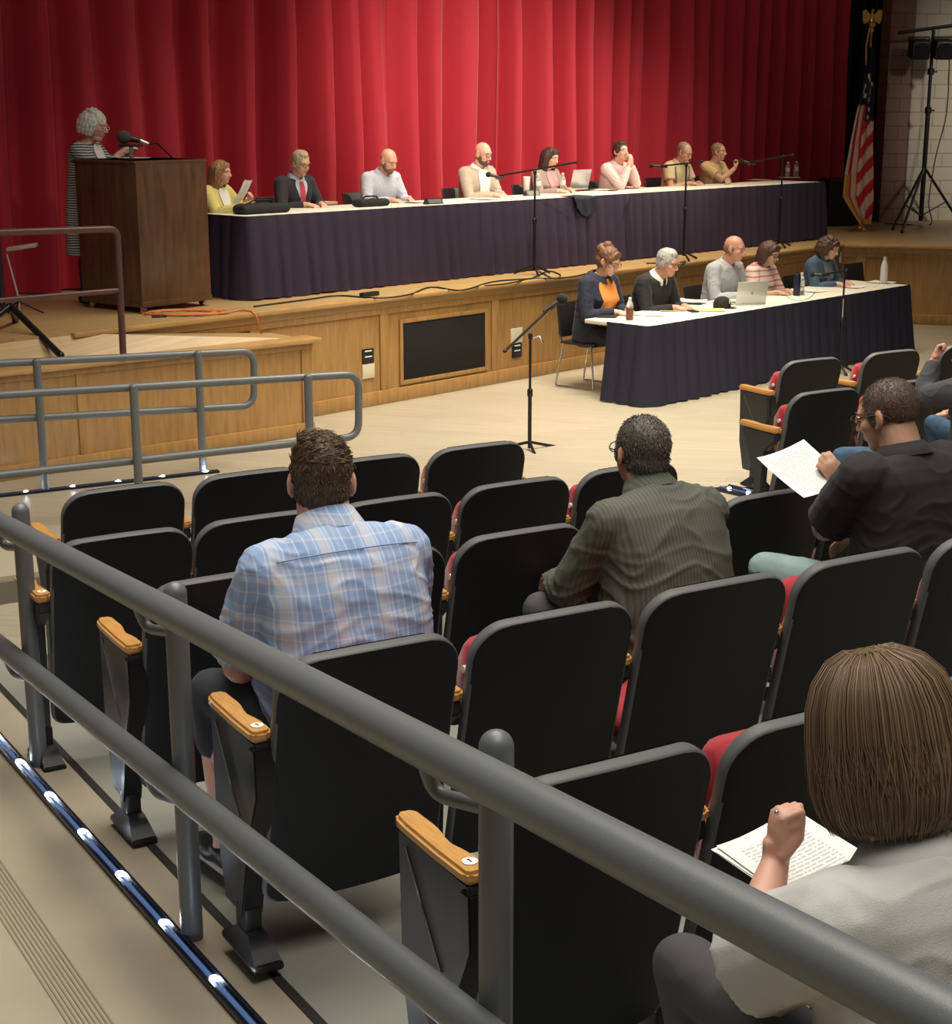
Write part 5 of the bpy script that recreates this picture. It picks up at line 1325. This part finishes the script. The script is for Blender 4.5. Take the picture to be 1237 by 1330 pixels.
taupe = cloth('taupe', (.30, .22, .20)); yel = cloth('yellow', (.60, .52, .17)); wht = cloth('white', (.72, .70, .66)); navy = cloth('navy_hood', (.016, .020, .042)); orange = cloth('orange', (.78, .27, .05)); blk = cloth('black_pull', (.014, .013, .015)); grb = cloth('grey_blue', (.40, .42, .45), bump=.2)
den = cloth('denim', (.05, .095, .15), var=.2, vscale=14); redtie = cloth('tie_red', (.50, .06, .10)); pinkb = cloth('pink_blouse', (.60, .28, .30)); strap = cloth('strap_dark', (.10, .09, .09))
PB = 12.08
# 1 woman in yellow with a paper
seated('woman in a yellow cardigan reading a sheet of paper at the left table end', 288, 224, 12.02, ST, dict(k=.93, fem=1, skin='pink', hair='shoulder', hair_c=(.30, .15, .07), top=yel, topname='cardigan', lean=12, lean0=2, hyaw=12, hpitch=4, wide=.92, bust=.03,
    handL=(-.10, .36, .86), handR=(.10, .40, .80), palmL=(1, 0, -.2), palmR=(-.8, .3, .3), collar=False, panels=[('white_top', wht, .22, .515, 10, 22, .006)], vox=.0065), yaw=YN + .25, chairlab='stacking chair under the woman in yellow')
# 2 man in suit
seated('man in a dark suit and red tie with glasses on the stage panel', 391, 212, PB, ST, tablehands(dict(skin='fair', hair='short', hair_c=(.42, .33, .22), glasses=1, top=suit, topname='suit_jacket', lean=16, hpitch=16, collar_m=blue_pale, panels=[('shirt_front', blue_pale, .30, .52, 3, 22, .006), ('tie', redtie, .16, .50, 7, 5, .012)], wr=.003), y=.34, dx=.10), chairlab='stacking chair under the man in the dark suit')
# 3 bald man pale blue
seated('bald man with a short beard in a pale blue shirt, looking down', 505, 209, PB, ST, tablehands(dict(skin='pink', hair='buzz' if 0 else 'bald', beard=(.20, .11, .07), hair_c=(.15, .09, .05), top=blue_pale, lean=20, hpitch=24, wide=1.08, belly=.02), y=.36, dx=.13), chairlab='stacking chair under the bald man in pale blue')
# 4 bald bearded blazer
seated('bald man with glasses and dark beard in a tan blazer over white', 628, 200, PB, ST, tablehands(dict(skin='pink', hair='bald', beard=(.10, .07, .06), hair_c=(.10, .07, .05), glasses=1, top=tanb, topname='blazer', lean=13, hpitch=13, wide=1.08, collar_m=wht, panels=[('shirt_front', wht, .10, .52, 12, 20, .006)]), y=.36, dx=.07), chairlab='stacking chair under the man in the tan blazer')
# 5 dark hair woman
seated('woman with long dark hair in a taupe jacket behind the water bottles', 716, 205, PB + .03, ST, tablehands(dict(k=.94, fem=1, skin='fair', hair='long', hair_c=(.045, .02, .02), top=taupe, topname='jacket', lean=12, hpitch=12, wide=.9, bust=.03, collar=False, panels=[('blouse', pinkb, .22, .515, 8, 26, .006)]), y=.34, dx=.1), chairlab='stacking chair under the woman with dark hair')
# 6 man hands to chin
seated('dark haired man in a pinkish white shirt resting his chin on his hands', 807, 197, PB - .02, ST, dict(skin='pink', hair='short', hair_c=(.035, .025, .022), top=pinkw, lean=18, hpitch=-6, hyaw=-14, wide=1.02, handL=(-.01, .30, 1.03), handR=(.05, .31, 1.02), elbowL=(-.26, .5, .3), elbowR=(.30, .5, .3), hdirL=(.3, .1, 1), hdirR=(-.3, .1, 1), palmL=(0, -1, .3), palmR=(0, -1, .3), curlL=.9, curlR=1.0), chairlab='stacking chair under the man with his chin on his hands')
# 7 man tan shirt straps
t7, B7, _l = seated('balding man in a tan shirt with dark straps reading papers', 890, 198, PB, ST, tablehands(dict(skin='tan', hair='receding', hair_c=(.24, .17, .10), top=tan1, sleeve='short', lean=18, hpitch=24, wide=1.05, belly=.02, panels=[]), y=.34, dx=.09), chairlab='stacking chair under the man with dark straps')
for a_ in (-.62, .62):
    b = MB(); b.tube([B7.surf(h_, a_ * (1 + (h_ - .3)), .017) for h_ in np.linspace(.12, .49, 12)], .014, 8, flat=.4); b.build('strap', strap, t7, sharp=0)
# 8 man tan tee pointing
seated('rightmost panel man in a tan short sleeved top, one forearm raised', 934, 197, PB, ST, dict(skin='tan', hair='buzz', hair_c=(.22, .16, .10), top=tan2, sleeve='short', lean=14, hyaw=14, hpitch=2, wide=1.05, handR=(-.12, .30, .93), handL=(.10, .36, .785), elbowR=(.1, .6, .3), elbowL=(-.5, .2, .4), hdirR=(-.6, .1, .8), palmR=(.6, -.5, .5), palmL=(0, 0, -1), curlR=.9, collar=False), chairlab='stacking chair under the rightmost panel man')
# ---- floor table
FBK = 9.75
seated('woman in an orange shirt and navy hooded jacket with hair tied up', 791, 339, 9.62, 0, tablehands(dict(k=.95, fem=1, skin='pink', hair='bun', hair_c=(.17, .075, .035), glasses=1, top=navy, topname='hooded_jacket', lean=14, lean0=0, hpitch=24, hyaw=4, wide=1.04, bust=.05, belly=.03, collar_h=.03, collar_r=.075, collar_flare=.035, panels=[('orange_shirt', orange, .02, .515, 34, 30, .007)], legs=G['trouser_dark'], leglen=.86, wr=.006), y=.36, dx=.1, palmL=(.6, 0, -1)), yaw=YN + .05, chairlab='black backed chrome chair under the woman in orange')
seated('gray haired man with glasses in a black pullover, leaning over the table', 868, 341, 9.42, 0, tablehands(dict(skin='ruddy', hair='short', hair_c=(.38, .37, .36), glasses=1, top=blk, topname='pullover', lean=30, lean0=6, hpitch=16, hyaw=6, wide=1.06, belly=.03, collar_m=wht, collar_h=.045, collar_flare=.022, wr=.006), y=.46, dx=.08), chairlab='stacking chair under the man in the black pullover')
seated('bald man in a gray blue button shirt behind the silver laptop', 955, 323, 9.55, 0, tablehands(dict(skin='ruddy', hair='fringe', hair_c=(.20, .13, .09), top=grb, lean=20, hpitch=10, hyaw=10, wide=1.08, belly=.02, wr=.007), y=.40, dx=.12), chairlab='stacking chair under the bald man at the laptop')
strp = stripe_mat('striped_top', 2, 17., [(0, (.66, .52, .47)), (.5, (.50, .16, .15)), (.78, (.66, .55, .5))])
seated('brown haired woman in a pink and white striped top', 1001, 329, 9.42, 0, tablehands(dict(k=.92, fem=1, skin='tan', hair='bob', hair_c=(.07, .028, .025), glasses=1, top=strp, topname='striped_top', sleeve='elbow', lean=18, hpitch=20, hyaw=-4, wide=.95, bust=.03, collar=False), y=.36, dx=.1), chairlab='stacking chair under the woman in the striped top')
seated('woman with curly brown hair in a blue denim jacket, writing', 1079, 322, 9.40, 0, tablehands(dict(k=.96, fem=1, skin='pink', hair='curly', hair_c=(.075, .036, .024), top=den, topname='denim_jacket', lean=20, hpitch=22, hyaw=2, wide=1.02, bust=.04, collar_h=.04, collar_flare=.03, collar_m=cloth('denim_pale', (.12, .18, .26)), panels=[('gray_shirt', cloth('gray_shirt', (.22, .22, .24)), .18, .51, 8, 22, .006)]), y=.38, dx=.1), chairlab='stacking chair under the woman in denim')
# ---- woman at the lectern
strw = stripe_mat('striped_cardigan', 2, 48., [(0, (.42, .42, .42)), (.5, (.05, .05, .055))])
hw = at_depth(124, 163, Cc.y + .30); hw = Vector((hw.x, hw.y, hw.z))
person('white haired woman in a black and white striped cardigan at the lectern', ST, rz + .55, dict(k=.96, fem=1, skin='pink', hair='white', hair_c=(.62, .60, .55), glasses=1, glass_m=G['alu'], noband=True, top=strw, topname='striped_cardigan', hz=.86, lean=10, hpitch=14, hyaw=-4, wide=1.05, bust=.04, belly=.04, collar=False, hem=-.2, skirt_hem=.42,
    kneeL=(-.10, .03, .47), kneeR=(.10, .03, .47), footL=(-.11, 0, .075), footR=(.11, 0, .075), handL=(-.14, .36, 1.28), handR=(.14, .36, 1.28), elbowL=(-.5, -.1, .9), elbowR=(.5, -.1, .9), palmL=(0, 0, -1), palmR=(0, 0, -1), panels=[('white_top', wht, .12, .52, 12, 26, .008)], dchin=1), hw)
sheet('paper_sheet', 'white papers lying on the lectern top', 'paper', Vector((Cc.x, Cc.y, ztop + .001)) - fdir * .12 + sdir * .0, rz=rz, n=3)
# ---- held and small extras on the panel
H1 = head_at(318, 252, 11.95)
sheet('paper_sheet', 'white page held upright by the woman in yellow', 'paper', H1, rot=(R(58), 0, YN + .55), curl=.02, n=3)
# ------------------------------------------------------------------ people in the audience
def onVp(px, py, V): r = ray(px, py); k = V / r.dot(TV); return Vector((0, 0, CAM_H)) + r * k
def aud(lab, px, py, Vh, Vs, q, yaw=YV, U=None):
    q.setdefault('hz', .55); return person(lab, fz(Vs), yaw, q, onVp(px, py, Vh))
plaid = stripe_mat('plaid_shirt', 0, 7.8,
    [(0, (0.176, 0.289, 0.532)), (.14, (0.496, 0.561, 0.684)), (.17, (0.192, 0.306, 0.541)), (.30, (0.240, 0.357, 0.589)), (.34, (0.592, 0.629, 0.703)), (.37, (0.272, 0.374, 0.589)), (.42, (0.576, 0.561, 0.580)), (.56, (0.480, 0.510, 0.627)), (.60, (0.592, 0.612, 0.665)), (.64, (0.336, 0.425, 0.627)), (.69, (0.576, 0.612, 0.703)), (.72, (0.200, 0.315, 0.551)), (.80, (0.400, 0.408, 0.551)), (.86, (0.224, 0.340, 0.570)), (.94, (0.560, 0.612, 0.712)), (.97, (0.200, 0.315, 0.551))],
    8.6, [(0, (0.288, 0.399, 0.627)), (.16, (0.544, 0.561, 0.636)), (.20, (0.336, 0.442, 0.646)), (.42, (0.560, 0.544, 0.589)), (.54, (0.384, 0.459, 0.646)), (.60, (0.576, 0.595, 0.665)), (.64, (0.288, 0.399, 0.627)), (.80, (0.440, 0.476, 0.627)), (.86, (0.288, 0.399, 0.627))], .8, 2, .47)
def deep_folds(seed, amp):
    def mk(B):
        lo = B.hz + .10; hi = B.hz + .42
        def fn(c):
            w = max(0, min(1, (hi - c.z) / (hi - lo)))
            p_ = noise.noise(Vector((c.x * 2.6 + seed, c.y * 2.6, c.z * 17 + 5 * abs(c.x))) + Vector((0, 0, 1.6 * noise.noise(c * 4))))
            return amp * w * (max(0, 1 - abs(p_) * 2.6) ** 2 - .25)
        return fn
    return mk
def yoke(B, t, m, infl=.0155):
    b = MB(); pts = [B.surf(.438 - .012 * math.cos(a), math.pi + a * .62, infl) for a in [(-1 + 2 * i / 20) for i in range(21)]]
    return b
swirl = lambda q_: Vector((.9, .25, .15)) + Vector((-q_.y, q_.x, 0)) * 6 if q_.z > .06 else Vector((q_.x * 3, -.2, -1))
# ---- man in the plaid shirt
t, B, loc = aud('man in a blue and white plaid shirt seen from behind, in the fourth row', 418, 626, 3.97, 3.41, dict(near=True, vox=.006, skin='pink', hair='short', hair_c=(.055, .033, .02), top=plaid, sleeve='elbow', lean=24, lean0=4, hpitch=8, hyaw=-24, nl=.040, shrug=-.032, barrel=.042, hair_e=.003, wide=1.06, belly=.06, armfat=1.2, head=1.05, neck=1.3, thigh=1.2, noband=1, infl=.016,
    handL=(-.16, .46, .70), handR=(.16, .46, .70), elbowL=(-.42, .0, .4), elbowR=(.42, .0, .4), kneeL=(-.26, .42, .56), kneeR=(.20, .44, .56), footL=(-.25, .40, .075), footR=(.2, .42, .075),
    legs=cloth('shorts_navy', (.022, .026, .038)), legname='shorts', leglen=.12, shoes=G['shoe_black'], wr=.006, wrs=.9, seed=5., folds=deep_folds(2., .012), collar_h=.052, collar_r=.072, collar_flare=.02, hem=-.10,
    strands=short_strands(3800, lambda q_: .026 if q_.z > .055 else .011, (.055, .034, .02), (.26, .165, .095), .08, swirl, 3, .0011)))
for s_ in (-1, 1):
    side, H_, K_, A_ = B.legs[0 if s_ < 0 else 1]
    b = MB(); M_ = Matrix.Rotation(R(8 * s_ * -1), 3, 'Z'); b.box((A_.x, A_.y + .05, .012), (.10, .30, .024), M_, .012, 3); b.build('shoe_sole', G['shoe_white'], t)
b = MB(); b.tube([B.surf(.44, math.pi + .95 * (-1 + 2 * i / 24), .021) for i in range(25)], .0022, 6); b.build('yoke_seam', mat('seam_blue', (.20, .29, .44), .8), t, sharp=0)
# ---- man in dark green
grn = stripe_mat('green_stripe', 0, 85., [(0, (.098, .105, .082)), (.55, (.070, .076, .058))])
aud('man in a dark green striped shirt with glasses, leaning forward, seen from behind', 832, 588, 4.08, 3.41, dict(near=True, vox=.006, skin='ruddy', hair='buzz', hair_c=(.085, .072, .06), glasses=1, top=grn, lean=30, lean0=8, hpitch=0, hyaw=-8, nl=.042, shrug=-.03, barrel=.03, wide=1.05, belly=.05, armfat=1.12, head=1.06, neck=1.25, infl=.016,
    handL=(-.15, .50, .66), handR=(.14, .48, .66), elbowL=(-.62, -.05, .35), elbowR=(.4, .05, .4), kneeL=(-.24, .45, .58), kneeR=(.2, .45, .57), legs=G['trouser_grey'], wr=.007, wrs=.8, seed=9., folds=deep_folds(7., .014), collar_h=.045, collar_r=.07, collar_flare=.02,
    strands=short_strands(3800, .011, (.06, .05, .042), (.26, .23, .20), .5, None, 5, .0009)))
# ---- man in black reading a page
pg = onVp(1040, 620, 4.32); hnd = onVp(1096, 628, 4.22)
t, B, loc = aud('man with cropped hair in a black polo shirt reading a printed page', 1152, 540, 4.02, 3.41, dict(near=True, vox=.006, skin='tan', hair='buzz', fade=1, hair_c=(.095, .062, .045), glasses=1, top=blk, topname='polo_shirt', sleeve='elbow', lean=16, lean0=2, hpitch=16, hyaw=18, nl=.05, wide=1.2, belly=.04, armfat=1.2, head=1.08, neck=1.3, infl=.016,
    world=dict(handL=hnd), handR=(.16, .44, .66), elbowL=(-.5, .15, .45), elbowR=(.7, .1, .6), hdirL=(-.5, .35, .75), palmL=(.35, .85, .1), curlL=.75, kneeL=(-.30, .44, .58), kneeR=(.2, .45, .57), legs=G['jeans_pale'], legname='jeans', wr=.006, wrs=.8, seed=13., folds=deep_folds(11., .010), collar_h=.034, collar_r=.078, collar_flare=.02, glass_m=None,
    strands=short_strands(4200, .008, (.07, .046, .034), (.21, .15, .11), .6, None, 8, .0008)))
E1_ = onVp(997, 600, 4.42); E2_ = onVp(1058, 576, 4.42); E3_ = onVp(1082, 622, 4.24); E4_ = onVp(1060, 662, 4.24); E5_ = onVp(1040, 640, 4.24)
ex = (E2_ - E1_); ey = (E2_ - E3_); c_ = (E1_ + E2_ + E3_ + onVp(1036, 655, 4.24)) / 4
X = ex.normalized(); Z = X.cross(ey).normalized(); Y = Z.cross(X)
if Z.y > 0: Z = -Z; Y = Z.cross(X)
o = sheet('printed_page', 'white printed page held by the man in the black polo', 'paper', Vector((0, 0, 0)), curl=.012)
o.matrix_world = Matrix.Translation(c_) @ Matrix((X, Y, Z)).transposed().to_4x4() @ Matrix.Diagonal((ex.length / .216, min(1.2, ey.length / .279 * 1.25), 1, 1))
# ---- man in the charcoal hoodie at the right edge
hood = cloth('charcoal_hood', (.055, .058, .062), bump=.3)
aud('man in a charcoal hooded sweatshirt and blue jeans, chin on hand, at the right edge', 1258, 470, HV + .50, HV, dict(near=True, vox=.0065, skin='pink', hair='short', hair_c=(.06, .045, .035), top=hood, topname='hooded_sweatshirt', lean=20, hyaw=14, hpitch=6, wide=1.12, belly=.03, armfat=1.2, infl=.018, handL=(-.07, .34, 1.0), world=dict(kneeL=onVp(1094, 594, HV + .72), footL=onVp(1094, 594, HV + .72) * 1. - Vector((0, 0, .49))), handR=(.18, .44, .66), elbowL=(-.4, .4, .3), elbowR=(.6, .1, .6), hdirL=(.25, -.1, 1), palmL=(.5, -.8, .2), curlL=1.2,
    kneeR=(.10, .47, .60), legs=G['jeans_blue'], legname='jeans', collar_h=.05, collar_r=.085, collar_flare=.04, wr=.006))
# ---- woman with the brown bob, nearest
lin = cloth('linen', (.56, .565, .54), bump=.22, bscale=420)
wf = onVp(1008, 1118, 1.98)
t, B, loc = aud('woman with a brown bob in a pale gray linen shirt, fist at her chin', 1127, 978, 1.80, 1.40, dict(near=True, vox=.005, fem=1, skin='pink', hair='bob', noband=1, hair_c=(.16, .098, .056), top=lin, sleeve='elbow', lean=20, lean0=2, hpitch=14, hyaw=-2, wide=1.10, belly=.02, bust=.03, armfat=1.15, head=1.22, nl=.11, shrug=-.03, infl=.028, handk=1.12, thumbinL=1.,
    world=dict(handL=wf), handR=(.16, .42, .68), elbowL=(-.62, .18, .25), elbowR=(.6, .1, .6), hdirL=(.12, .10, 1), palmL=(.9, -.4, -.1), curlL=1.5, handkk=1., legs=G['trouser_grey'], kneeL=(-.16, .46, .58), wr=.006, wrs=.9, seed=21., collar_h=.03, collar_r=.070, collar_flare=.026, collar_m=lin,
    strands=bob_strands(5600, -.126, (.11, .066, .038), (.42, .285, .175))))
o_, r_, f_, u_ = B.at(.53 * B.k)
b = MB(); n = 22; torus_pts = [o_ + u_ * .030 + r_ * .066 * math.sin(a) + f_ * (.064 * math.cos(a) + .004) for a in [2 * math.pi * i / n for i in range(n)]]
b.tube(torus_pts, .0028, 6, loop=True); b.build('necklace', mat('bead_brown', (.10, .05, .02), .4), t, sharp=0)
b = MB(); side, S_, E_2, W_ = B.arms[0]; wp_ = W_ + Vector((.0, .0, .085)); b.ell(W_ + Vector((-.014, -.012, .102)), .0045, sub=2); b.build('ring', G['chrome'], t)
pp = onVp(1022, 1118, 2.02); pp = Vector((pp.x, pp.y, pp.z))
kp = P(1052, 1130, fz(1.4) + .72)
o = sheet('paper_sheet', 'stack of printed pages on the lap of the woman with the bob', 'paper', kp, rot=(R(8), R(-4), YV + .1), n=4, curl=.006)
# ------------------------------------------------------------------ light
w = bpy.data.worlds.new('world'); SC.world = w; w.use_nodes = True
w.node_tree.nodes['Background'].inputs[0].default_value = (1., .93, .82, 1); w.node_tree.nodes['Background'].inputs[1].default_value = .085
def area(name, loc, target, size, power, col=(1, .9, .76), size_y=None, spread=180):
    l = bpy.data.lights.new(name, 'AREA'); l.energy = power; l.color = col; l.size = size; l.spread = R(spread)
    if size_y: l.shape = 'RECTANGLE'; l.size_y = size_y
    o = bpy.data.objects.new(name, l); COL.objects.link(o); o.location = loc
    o.rotation_euler = (Vector(target) - Vector(loc)).to_track_quat('-Z', 'Y').to_euler(); return o
def spot(name, loc, target, power, ang, blend=.6, col=(1, .86, .68), r=.15):
    l = bpy.data.lights.new(name, 'SPOT'); l.energy = power; l.color = col; l.spot_size = R(ang); l.spot_blend = blend; l.shadow_soft_size = r
    o = bpy.data.objects.new(name, l); COL.objects.link(o); o.location = loc
    o.rotation_euler = (Vector(target) - Vector(loc)).to_track_quat('-Z', 'Y').to_euler(); return o
area('house_light', UV(3, 5.5, 7.5), UV(3, 5.5, 0), 5, 370, (1, .93, .80), 5, 130)
area('house_light', UV(1.5, 0.5, 7.0), UV(1.5, 1.5, 0), 4, 165, (1, .95, .86), 3, 150)
area('house_light', UV(8.0, 10, 7.5), UV(8.0, 10, 0), 4, 400, (1, .91, .74), 4, 88)
spot('stage_light', SB(7.5, 5.5, 6.8), SB(13.7, 12.8, 2.6), 3500, 30, 1.)
spot('stage_light', SB(19.5, 6.0, 6.8), SB(14.2, 12.6, 2.2), 3000, 31, 1.)
spot('stage_light', SB(11.0, 5.0, 6.5), SB(9.6, 12.0, 1.6), 600, 30, 1.)
spot('stage_light', SB(15.0, 5.0, 6.5), SB(16.6, 12.0, 1.9), 700, 30, 1.)
area('stage_wash', SB(14.0, 10.4, 6.8), SB(14.0, 10.9, 1.0), 7, 160, (1, .84, .62), 1.0, 80)
spot('wall_fill_light', Vector((9.5, 13, 7.0)), Vector((8.3, 24.6, 2.6)), 4200, 22, .9, (1, .9, .74), .6)  # extra spot added to brighten the right wall, no lamp known there
